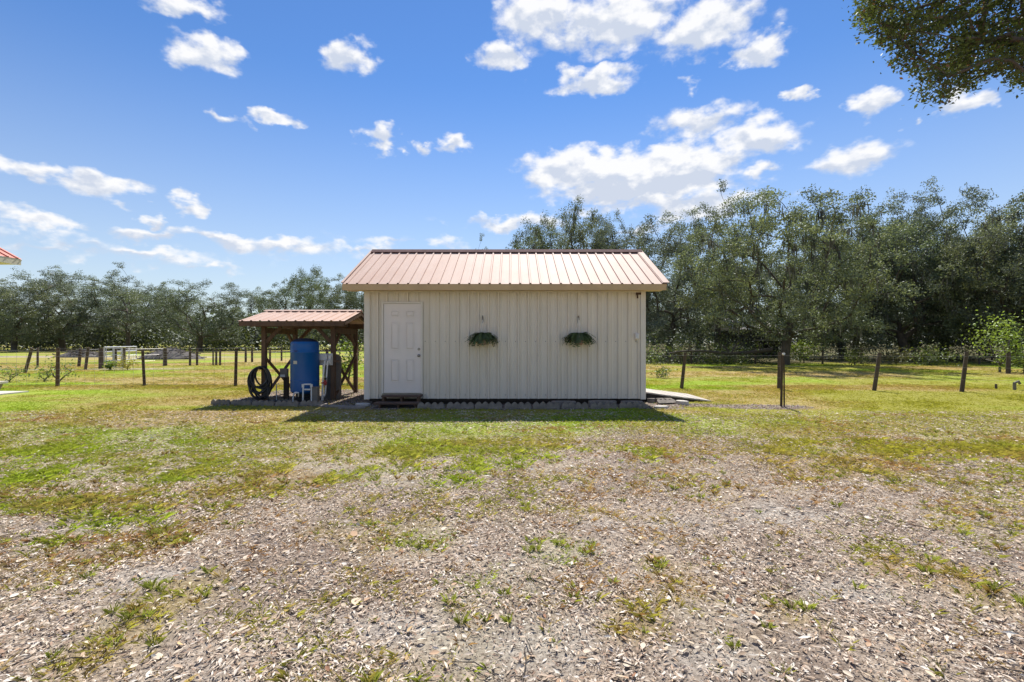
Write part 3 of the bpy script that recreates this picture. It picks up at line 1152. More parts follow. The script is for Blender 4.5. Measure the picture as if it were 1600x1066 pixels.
# ------------------------------------------------------------------ pump shelter
def build_shelter():
    t = thing('pump_shelter', (-5.25, 12.75, 0), 'small open timber shelter with pale red metal roof left of shed', 'shelter')
    xl, xr, yf, yk = -6.1, -4.40, 11.9, 13.6
    ez, rz, ey, ry = 1.86, 2.17, 11.45, 12.75
    by = 2 * ry - ey
    W = MAT['weathered_wood']
    for x in (xl, xr):
        for y in (yf, yk):
            MB().bx(x - .052, x + .052, y - .052, y + .052, -.05, 1.80).build('post', W, t, bevel=.006)
    for y in (yf, yk):
        MB().bx(-6.42, -4.06, y - .045, y + .045, 1.80, 1.93).build('beam', W, t)
    for x in (xl, xr):
        MB().bx(x - .04, x + .04, yf + .05, yk - .05, 1.64, 1.78).build('tie_beam', W, t)
    x0, x1 = -6.50, -3.97
    for x in (-6.42, -5.83, -5.25, -4.65, -4.05):
        for (a, b) in ((ey + .04, ry), (by - .04, ry)):
            MB().bar((x, a, ez + .0), (x, b, rz - .035), .04, .09).build('rafter', W, t)
    sl_ = (rz - ez) / (ry - ey)
    an = math.atan(sl_)
    c, s = math.cos(an), math.sin(an)
    for i in range(3):
        u0, u1 = x0 + (x1 - x0) * i / 3, x0 + (x1 - x0) * (i + 1) / 3
        for (e, sg) in ((ey, -1), (by, 1)):
            ribbed(u0, u1, .23, lambda u, h: (u, e + sg * h * s, ez + .065 + h * c), lambda u, h: (u, ry + sg * (h * s + .012), rz + .06 + h * c), rib_h=.022, base=.06, top=.028).build('roof_panel', MAT['roof_red'], t)
    m = MB()
    pr = [(ry - .12, rz + .06 - .12 * sl_ + .026), (ry, rz + .092), (ry + .12, rz + .06 - .12 * sl_ + .026),
          (ry + .12, rz + .06 - .12 * sl_ + .036), (ry, rz + .108), (ry - .12, rz + .06 - .12 * sl_ + .042)]
    a = [(x0, y, z) for y, z in pr]
    b = [(x1, y, z) for y, z in pr]
    m.add(a + b, [(5, 0, 1, 4), (1, 2, 3, 4), (10, 7, 6, 11), (10, 9, 8, 7)] + [(i, 6 + i, 6 + (i + 1) % 6, (i + 1) % 6) for i in range(6)])
    m.build('ridge_cap', MAT['roof_red'], t)
    MB().bx(x0 + .02, x1 - .02, ey + .005, ey + .035, ez - .055, ez + .055).build('fascia', W, t)
    MB().bx(x0 + .02, x1 - .02, by - .035, by - .005, ez - .055, ez + .055).build('fascia', W, t)
    for x in (x0 + .02, x1 - .02):
        for (aa, bb) in ((ey + .036, ry), (by - .036, ry)):
            MB().bar((x, aa, ez + .015), (x, bb, rz + .01), .03, .10).build('barge_board', W, t)
    # knee braces
    for x, sg in ((xl, 1), (xr, -1)):
        for y in (yf, yk):
            MB().bar((x + sg * .05, y, 1.42), (x + sg * .42, y, 1.80), .08, .05, (0, 1, 0)).build('knee_brace', W, t)
        MB().bar((x, yf + .05, 1.30), (x, yf + .45, 1.66), .08, .05, (1, 0, 0)).build('knee_brace', W, t)
        MB().bar((x, yk - .05, 1.30), (x, yk - .45, 1.66), .08, .05, (1, 0, 0)).build('knee_brace', W, t)
        # crossed side braces
        MB().bar((x - .03, yf + .04, 1.08), (x - .03, yk - .04, .08), .035, .068, (1, 0, 0)).build('cross_brace', W, t)
        MB().bar((x + .03, yf + .04, .12), (x + .03, yk - .04, 1.10), .035, .068, (1, 0, 0)).build('cross_brace', W, t)


build_shelter()


def build_tank():
    x, y = X(476, 11.6), 11.62
    t = thing('pressure_tank', (x, y, 0), 'tall blue pressure tank under the pump shelter', 'water tank')
    r = .325
    z0, z1 = .215, 1.45
    prof = [(r * .55, z0 - .03), (r * .85, z0), (r * .985, z0 + .04), (r, z0 + .09), (r, z0 + .29), (r + .006, z0 + .295), (r + .006, z0 + .31), (r, z0 + .315),
            (r, z1 - .28), (r + .004, z1 - .275), (r + .004, z1 - .262), (r, z1 - .257), (r, z1 - .10), (r * .98, z1 - .05), (r * .92, z1 - .015)]
    MB().lathe((x, y, 0), prof, 48).build('shell', MAT['tank_blue'], t, smooth=True)
    MB().lathe((x, y, 0), [(r * .915, z1 - .015), (r * .75, z1 + .03), (r * .45, z1 + .06), (r * .1, z1 + .07)], 40).build('dome', MAT['tank_cap'], t, smooth=True)
    MB().lathe((x, y, 0), [(r * .70, -.02), (r * .70, .10), (r * .62, .12), (r * .62, .195)], 32).build('base_stand', MAT['black_plastic'], t, smooth=True)

    def patch(a0, a1, zlo, zhi, off, n=8, shape=None):
        m = MB()
        v, f = [], []
        for i in range(n + 1):
            a = a0 + (a1 - a0) * i / n
            lo, hi = (zlo, zhi) if shape is None else shape(i / n)
            for rr in (r + off, r + .0008):
                v += [(x + rr * math.cos(a), y + rr * math.sin(a), lo), (x + rr * math.cos(a), y + rr * math.sin(a), hi)]
        for i in range(n):
            p, q = 4 * i, 4 * i + 4
            f += [(p, q, q + 1, p + 1), (p + 1, q + 1, q + 3, p + 3), (p + 2, p, q, q + 2)]
        return m.add(v, f)
    patch(R(-116), R(-98), .91, .985, .003).build('sticker', MAT['sticker'], t)
    patch(R(-116), R(-93), 0, 0, .003, 12, lambda s: (1.195 + .02 * abs(2 * s - 1), 1.20 + .03 * (1 - abs(2 * s - 1)) + .025 * abs(2 * s - 1))).build('emblem', MAT['emblem'], t)
    return t


build_tank()


def build_plumbing():
    P = MAT['pvc_white']
    # white pipe frame in front of the tank
    x = X(480, 11.15)
    t = thing('pvc_pipe_frame', (x, 11.15, 0), 'white plastic pipe loop standing in front of the blue tank', 'pipe')
    m = MB()
    m.tube([(x - .10, 11.15, -.05), (x - .09, 11.15, .42), (x - .075, 11.15, .45), (x + .085, 11.15, .45), (x + .10, 11.15, .42), (x + .10, 11.15, -.05)], .018, 10)
    m.build('outer_loop', P, t, smooth=True)
    MB().tube([(x - .085, 11.16, .33), (x + .09, 11.16, .33)], .02, 10).build('cross_pipe', P, t, smooth=True)
    for sx in (-.095, .1):
        MB().tube([(x + sx, 11.15, .38), (x + sx, 11.15, .455)], .029, 10).build('elbow', P, t, smooth=True)
    # taupe block
    xb = X(492, 11.2)
    b = thing('equipment_block', (xb, 11.24, 0), 'taupe block leaning on the right foot of blue tank', 'block')
    MB().bx(xb - .085, xb + .085, 11.14, 11.28, -.03, .37).build('body', MAT['box_taupe'], b, bevel=.008)
    MB().bx(xb - .09, xb + .09, 11.135, 11.285, .37, .39).build('lid', MAT['box_taupe'], b, bevel=.004)
    # small white elbow left of the tank foot
    xe = X(459, 11.3)
    e = thing('spigot_pipe', (xe, 11.3, 0), 'short white pipe with elbow at left foot of blue tank', 'pipe')
    MB().tube([(xe, 11.3, -.05), (xe - .02, 11.3, .1), (xe + .0, 11.3, .22)], .017, 8).build('riser', P, e, smooth=True)
    MB().tube([(xe, 11.3, .20), (xe + .03, 11.3, .24), (xe + .12, 11.32, .24)], .022, 8).build('elbow', P, e, smooth=True)
    MB().tube([(xe + .12, 11.29, .24), (xe + .12, 11.28, .15)], .018, 8).build('tap', MAT['chrome'], e, smooth=True)
    # grey filter cylinder
    xf = X(519, 12.15)
    f = thing('filter_cylinder', (xf, 12.2, 0), 'dull grey brown cylinder tank behind right front shelter post', 'tank')
    r = .205
    MB().lathe((xf, 12.2, 0), [(r * .97, -.02), (r, .03), (r, 1.0), (r * .95, 1.06), (r * .7, 1.11), (r * .25, 1.13)], 32).build('shell', MAT['filter_grey'], f, smooth=True)
    MB().lathe((xf, 12.2, 0), [(.05, 1.125), (.05, 1.18), (.03, 1.19)], 16).build('cap', MAT['black_plastic'], f, smooth=True)
    # control panel board with box
    xp = X(508, 11.75)
    p = thing('control_panel', (xp, 11.80, .86), 'pale grey control panel fixed between blue tank and shelter post', 'control panel')
    MB().bx(xp - .18, xp + .16, 11.805, 11.83, .86, 1.15).build('backboard', MAT['panel_grey'], p)
    MB().bx(xp - .14, xp + .06, 11.70, 11.804, .98, 1.14).build('switch_box', MAT['panel_grey'], p, bevel=.008)
    MB().bx(xp + .07, xp + .14, 11.75, 11.804, .90, 1.10).build('relay', MAT['pvc_white'], p, bevel=.006)
    MB().bx(xp + .16, xp + .30, 11.835, 11.865, .93, .99).build('mounting_arm', MAT['weathered_wood'], p)
    # risers with the red valve
    xr_ = X(505, 11.45)
    q = thing('riser_pipes', (xr_, 11.5, 0), 'pair of upright white pipes with red valve right of blue tank', 'pipe')
    MB().tube([(xr_ - .035, 11.45, -.05), (xr_ - .03, 11.5, .5), (xr_ - .02, 11.6, .96), (xr_ - .02, 11.69, 1.0)], .019, 8).build('pipe', P, q, smooth=True)
    MB().tube([(xr_ - .03, 11.46, .14), (xr_ + .02, 11.48, .15), (xr_ + .035, 11.49, .2), (xr_ + .05, 11.6, .96), (xr_ + .05, 11.69, 1.0)], .017, 8).build('pipe', P, q, smooth=True)
    MB().tube([(xr_ - .12, 11.75, -.05), (xr_ - .12, 11.75, .9)], .015, 8).build('pipe', P, q, smooth=True)
    m = MB()
    m.tube([(xr_ + .04, 11.47, .40), (xr_ + .04, 11.47, .52)], .034, 10)
    m.bx(xr_ - .04, xr_ + .10, 11.42, 11.44, .445, .475)
    m.tube([(xr_ + .04, 11.47, .46), (xr_ + .04, 11.43, .46)], .014, 8)
    m.build('valve', MAT['valve_red'], q, smooth=False)
    MB().tube([(xr_ + .04, 11.475, .53), (xr_ + .04, 11.475, .58)], .03, 10).build('union', MAT['black_plastic'], q)
    # outlet box on a short post
    xo = X(444, 12.0)
    o = thing('outlet_post', (xo, 12.1, 0), 'short dark post with grey box between hose coil and blue tank', 'outlet post')
    MB().bx(xo - .05, xo + .05, 12.07, 12.17, -.05, .56).build('post', MAT['post_wood'], o)
    MB().bx(xo - .1, xo + .085, 11.98, 12.066, .55, .77).build('box', MAT['box_taupe'], o, bevel=.008)
    MB().bx(xo - .085, xo + .03, 11.968, 11.979, .56, .62).build('face_plate', MAT['panel_grey'], o)
    MB().tube([(xo - .14, 11.9, -.03), (xo - .14, 11.9, .38), (xo - .1, 11.95, .40)], .012, 8).build('conduit', MAT['panel_grey'], o)


build_plumbing()


def build_hose():
    rg = random.Random(5)
    xh, yh = X(409.5, 11.72), 11.68
    t = thing('garden_hose', (xh, yh, 0), 'black hose hanging in a big coil on left shelter post', 'hose')
    # loops hang from a peg and get longer and more slack one by one
    pts = []
    n = 40
    top = .83
    K = 13
    for k in range(K):
        w = rg.uniform(.18, .275)
        h = rg.uniform(.31, .395) if k % 4 else rg.uniform(.23, .27)
        sk = rg.uniform(-.09, .09)
        yy = yh - .05 + .008 * k
        for i in range(n):
            a = math.pi / 2 + 2 * math.pi * i / n
            z = top - h + h * math.sin(a) + rg.uniform(-.003, .003)
            bow = (1 - math.sin(a)) / 2
            pts.append((xh + w * math.cos(a) + sk * bow, yy - .05 * bow * rg.uniform(.8, 1.2), max(z, .02)))
    m = MB()
    # smooth between loops
    P_ = np.array(pts)
    for _ in range(3):
        P_[1:-1] = (P_[:-2] + 2 * P_[1:-1] + P_[2:]) / 4
    m.tube([tuple(p) for p in P_], .021, 7)
    m.build('coil', MAT['hose_black'], t, smooth=True)
    m = MB()
    m.tube([(P_[-1][0], P_[-1][1], P_[-1][2]), (xh + .2, yh - .08, .35), (xh + .22, yh - .1, .05), (xh + .38, yh - .16, .018), (xh + .6, yh - .1, .018)], .0165, 7)
    m.build('free_end', MAT['hose_black'], t, smooth=True)
    MB().tube([(xh, 11.835, .77), (xh, 11.55, .79)], .025, 8).build('peg', MAT['post_wood'], t)


build_hose()


# ------------------------------------------------------------------ fences
def post_mb(x, y, h, r, lean=(0, 0), n=9, sq=False):
    m = MB()
    k = 5
    pts = [(x + lean[0] * i / k, y + lean[1] * i / k, -.12 + (h + .12) * i / k) for i in range(k + 1)]
    rad = [r * .84 * (1.06 - .1 * i / k) * (1 + random.uniform(-.04, .04)) for i in range(k + 1)]
    m.tube(pts, rad, n)
    return m


def build_fence(name, posts, label, wires, group=None, mesh=None, matn='post_wood', wr=.003):
    """posts: (x, y, height, radius, lean_x, lean_y)"""
    x0, y0 = posts[0][0], posts[0][1]
    t = thing(name, (x0, y0, 0), label, 'fence', group)
    for (x, y, h, r, lx, ly) in posts:
        post_mb(x, y, h, r, (lx, ly)).build('post', MAT[matn], t, smooth=True)
    for z in wires:
        pts = []
        for (x, y, h, r, lx, ly) in posts:
            s = min(1, z / h)
            pts.append((x + lx * s, y + ly * s - r - .004, z))
        full = []
        for a, b in zip(pts[:-1], pts[1:]):
            for i in range(6):
                s = i / 6
                full.append((a[0] + (b[0] - a[0]) * s, a[1] + (b[1] - a[1]) * s, a[2] - .05 * s * (1 - s)))
        full.append(pts[-1])
        MB().tube(full, wr, 4).build('wire', MAT['wire'], t)
    if mesh:
        m = MB()
        for a, b in zip(posts[:-1], posts[1:]):
            ln = math.hypot(b[0] - a[0], b[1] - a[1])
            n = max(2, int(ln / mesh))
            for i in range(1, n):
                s = i / n
                x = a[0] + (b[0] - a[0]) * s
                y = a[1] + (b[1] - a[1]) * s - a[3] - .004
                q = wr * .7
                m.add([(x - q, y, .06), (x + q, y, .06), (x + q, y, wires[-1] - .03), (x - q, y, wires[-1] - .03),
                       (x - q, y + 2 * q, .06), (x + q, y + 2 * q, .06), (x + q, y + 2 * q, wires[-1] - .03), (x - q, y + 2 * q, wires[-1] - .03)],
                      [(0, 1, 2, 3), (7, 6, 5, 4), (0, 3, 7, 4), (1, 5, 6, 2)])
        o = m.build('stay_wires', MAT['wire'], t)
        o['kind'] = 'stuff'
    return t


FW = [.08, .22, .38, .56, .76, .97, 1.14]
build_fence('yard_fence', [(-20.3, 15.6, 1.22, .055, .02, 0), (-17.5, 15.6, 1.2, .055, -.02, 0), (-14.58, 15.5, 1.24, .06, .02, 0), (-11.78, 15.5, 1.2, .05, -.07, 0), (-8.87, 15.5, 1.23, .055, .03, 0),
                           (-5.95, 15.55, 1.2, .055, 0, 0), (-3.1, 15.6, 1.2, .055, 0, 0), (-.2, 15.6, 1.2, .055, 0, 0), (2.6, 15.5, 1.2, .055, 0, 0)],
            'wire field fence on brown round posts running left behind pump shelter', FW, mesh=.30, wr=.0028)
build_fence('paddock_fence', [(2.7, 15.1, 1.1, .055, .04, 0), (5.15, 14.72, 1.10, .06, .13, 0), (8.05, 14.6, 1.12, .055, .03, 0), (10.62, 14.2, 1.12, .062, .19, 0), (12.87, 13.85, 1.15, .062, .17, 0), (15.6, 13.6, 1.12, .06, .08, 0), (18.3, 13.4, 1.12, .06, .05, 0)],
            'wire fence on leaning grey posts right of the shed', [.35, .7, 1.02], matn='grey_post', wr=.002)


def far_post(px, base, top, r, lean_px=0):
    Y = EYE * FOC / (base - 535)
    h = (base - top) * Y / FOC
    return (X(px, Y), Y, h, r, lean_px * Y / FOC, 0)


build_fence('leaning_fence', [far_post(-40, 579, 543, .07), far_post(38, 583, 544, .075, 12), far_post(59, 574, 543, .06), far_post(123, 573, 544, .09, 3), far_post(133, 578, 543, .08, 5), far_post(158, 576, 544, .13)],
            'ragged far fence with a strongly leaning post at far left', [.4, .75, 1.05], wr=.006, matn='grey_post')
build_fence('far_paddock_fence', [far_post(181, 573, 543, .075), far_post(194, 575, 544, .085), far_post(258, 572, 544, .13), far_post(297, 572, 544, .075), far_post(308, 571, 544, .08), far_post(333, 571, 545, .05),
                                  far_post(338, 571, 545, .075), far_post(344, 571, 545, .07), far_post(384, 566, 544, .09), far_post(394, 566, 544, .09), far_post(422, 566, 544, .08), far_post(440, 564, 544, .08), far_post(480, 564, 544, .08), far_post(560, 563, 544, .08)],
            'far paddock fence with many short posts between gate and pump shelter', [.35, .7, 1.05], wr=.007, matn='grey_post')
build_fence('tree_line_fence', [(X(px, 31.5), 31.5, 1.1, .07, .02, 0) for px in (1080, 1180, 1285, 1345, 1430, 1530)] + [(X(1586, 21.5), 21.8, .95, .10, .02, 0)],
            'sparse far fence along the foot of the right oaks', [.4, .75, 1.02], wr=.005, matn='grey_post')


# tube gate
def build_gate():
    a = np.array([X(163, 27.2), 27.2, 0])
    b = np.array([X(213, 31.0), 31.0, 0])
    t = thing('pasture_gate', tuple(a), 'long pale steel tube gate standing open in the left field', 'gate')
    G = MAT['gate_steel']
    z0, z1 = .35, 1.14
    for z in np.linspace(z0, z1, 4):
        MB().tube([tuple(a + [0, 0, z]), tuple(b + [0, 0, z])], .035, 8).build('rail', G, t)
    for s in (0, .25, .5, .75, 1):
        p = a + (b - a) * s
        MB().tube([tuple(p + [0, 0, z0 - .02]), tuple(p + [0, 0, z1 + .02])], .034, 8).build('upright', G, t)
    c = np.array([X(166, 26.6), 26.6, 0])
    d = np.array([X(191, 25.6), 25.6, 0])
    q = thing('walk_gate', tuple(c), 'narrow wire mesh gate below the open steel tube gate', 'gate')
    for z in (.08, .45, .75, 1.1):
        MB().tube([tuple(c + [0, 0, z]), tuple(d + [0, 0, z])], .018, 6).build('rail', G, q)
    for s in (0, .5, 1):
        p = c + (d - c) * s
        MB().tube([tuple(p + [0, 0, .0]), tuple(p + [0, 0, 1.12])], .02, 6).build('upright', G, q)


build_gate()

# pair of stakes by the mulch ring
xs_, ys_ = X(1222, 10.6), 10.6
st = thing('stake_pair', (xs_, ys_, 0), 'pair of tall thin brown stakes in mulch right of ramp', 'stake')
post_mb(xs_ - .025, ys_, 1.20, .030, (.03, 0)).build('stake', MAT['post_wood'], st, smooth=True)
post_mb(xs_ + .055, ys_ + .02, 1.02, .018, (.0, 0)).build('stake', MAT['post_wood'], st, smooth=True)
MB().tube([(xs_ + .01, ys_ - .02, 1.16), (xs_ + .01, ys_ - .06, 1.17)], .028, 8).build('insulator', MAT['pvc_white'], st)
MB().tube([(xs_ - .06, ys_ - .01, .8), (xs_ + .09, ys_, .8)], .008, 6).build('tie', MAT['rust'], st)

# small standpipe at the right edge
xw = X(1585, 14.4)
wp = thing('standpipe', (xw, 14.4, 0), 'short dull standpipe stub in the grass at right edge', 'standpipe')
MB().tube([(xw, 14.4, -.05), (xw, 14.4, .2)], .04, 10).build('pipe', MAT['box_taupe'], wp, smooth=True)
MB().tube([(xw - .02, 14.4, .2), (xw + .1, 14.38, .26), (xw + .14, 14.38, .18)], .035, 8).build('spout', MAT['box_taupe'], wp, smooth=True)
MB().tube([(xw - .35, 14.6, -.05), (xw - .35, 14.6, .16)], .03, 8).build('stub', MAT['grey_post'], wp, smooth=True)


# ------------------------------------------------------------------ house corner at the left edge
def build_house():
    t = thing('neighbour_house', (-16.6, 6.8, 0), 'red metal roof corner of a house at left edge', 'house')
    hx0, hx1, y0, y1 = -20.6, -12.78, 1.5, 11.5
    ex, ez = -12.17, 3.48
    rx = (hx0 + hx1) / 2
    pit = .55
    rz = ez + (ex - rx) * pit
    ex0 = 2 * rx - ex
    yb, ye = 1.0, 12.0
    wt = 3.35
    m = MB()
    pr = [(hx0, -.05), (hx1, -.05), (hx1, wt), (rx, wt + (hx1 - rx) * pit), (hx0, wt)]
    a = [(x, y0, z) for x, z in pr]
    b = [(x, y1, z) for x, z in pr]
    m.add(a + b, [tuple(range(5)), tuple(range(9, 4, -1))] + [(i, 5 + i, 5 + (i + 1) % 5, (i + 1) % 5) for i in range(5)])
    m.build('wall', MAT['house_wall'], t)
    an = math.atan(pit)
    c, s = math.cos(an), math.sin(an)
    n = 12
    for i in range(n):
        u0, u1 = yb + (ye - yb) * i / n, yb + (ye - yb) * (i + 1) / n
        ribbed(u0, u1, .23, lambda u, h: (ex + h * s, u, ez + h * c), lambda u, h: (rx, u, rz + h * c), rib_h=.025).build('roof_panel', MAT['roof_house'], t)
        ribbed(u0, u1, .23, lambda u, h: (ex0 - h * s, u, ez + h * c), lambda u, h: (rx, u, rz + h * c), rib_h=.025).build('roof_panel', MAT['roof_house'], t)
    for (x, sg) in ((ex, -1), (ex0, 1)):
        MB().bx(min(x + sg * .005, x + sg * .03), max(x + sg * .005, x + sg * .03), yb + .02, ye - .02, ez - .15, ez - .006).build('fascia', MAT['soffit_cream'], t)
        MB().bx(min(x + sg * .031, x + sg * .62), max(x + sg * .031, x + sg * .62), yb + .04, ye - .04, ez - .14, ez - .125).build('soffit', MAT['soffit_cream'], t)
        for yy in (yb + .03, ye - .03):
            MB().bar((x + sg * .02, yy, ez - .08), (rx, yy, rz - .08), .03, .13).build('barge_board', MAT['soffit_cream'], t)


build_house()
pt = MB().bx(-21, -13.74, 12.45, 13.75, -.05, .035).build('patio_slab', MAT['concrete_pale'])
tag(pt, 'pale concrete patio slab at left edge', 'patio', kind='structure')
bn = thing('stone_bench', (-14.2, 12.95, .035), 'low pale stone bench end at left edge of the yard', 'bench')
MB().bx(-15.0, -13.70, 12.75, 13.15, .30, .37).build('seat', MAT['concrete_pale'], bn, bevel=.01)
for x in (-14.7, -13.98):
    m = MB()
    m.add([(x - .13, 12.8, .03), (x + .05, 12.8, .03), (x + .05, 13.1, .03), (x - .13, 13.1, .03), (x - .16, 12.8, .30), (x + .2, 12.8, .30), (x + .2, 13.1, .30), (x - .16, 13.1, .30)],
          [(3, 2, 1, 0), (4, 5, 6, 7), (0, 1, 5, 4), (1, 2, 6, 5), (2, 3, 7, 6), (3, 0, 4, 7)])
    m.build('leg', MAT['box_taupe'], bn)


# ------------------------------------------------------------------ far barn behind the oaks
def build_barn():
    Y = 46.0
    x0, x1 = X(1150, Y), X(1232, Y)
    t = thing('far_barn', ((x0 + x1) / 2, Y + 2, 0), 'dark open barn with pale roof glimpsed behind right oaks', 'barn')
    MB().bx(x0, x1, Y + .2, Y + 5, -.1, 2.55).build('wall', MAT['barn_dark'], t)
    m = MB()
    m.add([(x0 - .4, Y - .4, 2.62), (x1 + .4, Y - .4, 2.62), (x1 + .4, Y + 2.6, 3.9), (x0 - .4, Y + 2.6, 3.9), (x0 - .4, Y + 5.6, 2.62), (x1 + .4, Y + 5.6, 2.62),
           (x0 - .4, Y - .4, 2.56), (x1 + .4, Y - .4, 2.56), (x1 + .4, Y + 5.6, 2.56), (x0 - .4, Y + 5.6, 2.56)],
          [(0, 1, 2, 3), (3, 2, 5, 4), (9, 8, 7, 6), (0, 6, 7, 1), (4, 5, 8, 9), (0, 3, 4, 9, 6), (1, 7, 8, 5, 2)])
    m.build('roof', MAT['barn_roof'], t)
    MB().bar((x0 + 1.6, Y - .9, 1.62), (x1 + .4, Y - .9, 1.62), 1.7, .06).build('lean_to_roof', MAT['barn_roof'], t)
    for x in (x0 + 1.7, (x0 + x1) / 2 + .8, x1 + .3):
        MB().bx(x - .06, x + .06, Y - 1.65, Y - 1.53, -.1, 1.58).build('post', MAT['barn_dark'], t)


build_barn()

# ------------------------------------------------------------------ trees
LEAF_V = np.array([[-.5, 0, 0], [-.05, -.26, .05], [.5, 0, -.04], [-.05, .26, .05]])
LEAF_F = np.array([[0, 1, 2, 3]])


def grow(root_pts, root_rad_hint, tips, rg, seg=.55, reach=.35, tip_r=.018, sag=.10):
    """branch skeleton: every tip joins the nearest node, radii follow the pipe model"""
    nodes = [np.array(p, float) for p in root_pts]
    par = [-1] + list(range(len(root_pts) - 1))
    plen = [0.0]
    for i in range(1, len(nodes)):
        plen.append(plen[-1] + np.linalg.norm(nodes[i] - nodes[i - 1]))
    startable = max(1, len(root_pts) // 2)
    order = np.argsort(np.linalg.norm(tips - nodes[-1], axis=1))
    leafnodes = []
    for ti in order:
        tip = tips[ti]
        A = np.array(nodes)
        d = np.linalg.norm(A - tip, axis=1)
        cost = d + reach * np.array(plen) + np.maximum(0, A[:, 2] - tip[2]) * .6
        cost[:startable] += 3
        k = int(np.argmin(cost))
        p0 = nodes[k]
        ln = d[k]
        n = max(1, int(ln / seg))
        mid = (p0 + tip) / 2 + rg.normal(0, .10, 3) * ln + np.array([0, 0, sag * ln])
        prev = k
        for i in range(1, n + 1):
            s = i / n
            p = p0 * (1 - s) ** 2 + 2 * mid * s * (1 - s) + tip * s ** 2
            if i < n: p = p + rg.normal(0, .035, 3) * min(1, ln)
            nodes.append(p)
            par.append(prev)
            plen.append(plen[prev] + np.linalg.norm(p - nodes[prev]))
            prev = len(nodes) - 1
        leafnodes.append(prev)
    n = len(nodes)
    area = np.zeros(n)
    for q in leafnodes: area[q] += tip_r ** 2.3
    for i in range(n - 1, 0, -1):
        area[i] = max(area[i], tip_r ** 2.3)
        area[par[i]] += area[i]
    rad = area ** (1 / 2.3)
    sc = root_rad_hint / rad[0]
    rad = np.maximum(tip_r * .6, rad * np.where(rad > tip_r * 1.5, sc ** np.clip(np.log(rad / tip_r) / np.log(rad[0] / tip_r), 0, 1), 1))
    return np.array(nodes), par, rad, leafnodes


def skeleton_mesh(name, nodes, par, rad, sides=6):
    V, F = [], []
    off = 0
    for i in range(1, len(nodes)):
        a, b = nodes[par[i]], nodes[i]
        d = b - a
        ln = np.linalg.norm(d)
        if ln < 1e-5: continue
        d = d / ln
        u = np.cross(d, [0, 0, 1]) if abs(d[2]) < .9 else np.cross(d, [1, 0, 0])
        u /= np.linalg.norm(u)
        w = np.cross(d, u)
        r1 = rad[i]
        r0 = min(rad[par[i]], r1 * 1.35)
        k = sides if r1 > .03 else 4
        an = np.arange(k) * 2 * np.pi / k
        ring = np.cos(an)[:, None] * u + np.sin(an)[:, None] * w
        V.append(a - d * r0 * .3 + ring * r0)
        V.append(b + d * r1 * .3 + ring * r1)
        for q in range(k):
            F.append((off + q, off + (q + 1) % k, off + k + (q + 1) % k, off + k + q))
        off += 2 * k
    me = mesh_arrays(name, np.concatenate(V), np.array(F), True)
    me.materials.append(MAT['bark'])
    return me


def random_rot(n, rg, updir=.0):
    """random orientations, leaf normals biased upwards"""
    nrm = rg.normal(0, 1, (n, 3))
    nrm[:, 2] = np.abs(nrm[:, 2]) + updir
    nrm /= np.linalg.norm(nrm, axis=1)[:, None]
    t = rg.normal(0, 1, (n, 3))
    t -= (t * nrm).sum(1)[:, None] * nrm
    t /= np.linalg.norm(t, axis=1)[:, None]
    b = np.cross(nrm, t)
    return np.stack([t, b, nrm], 2)


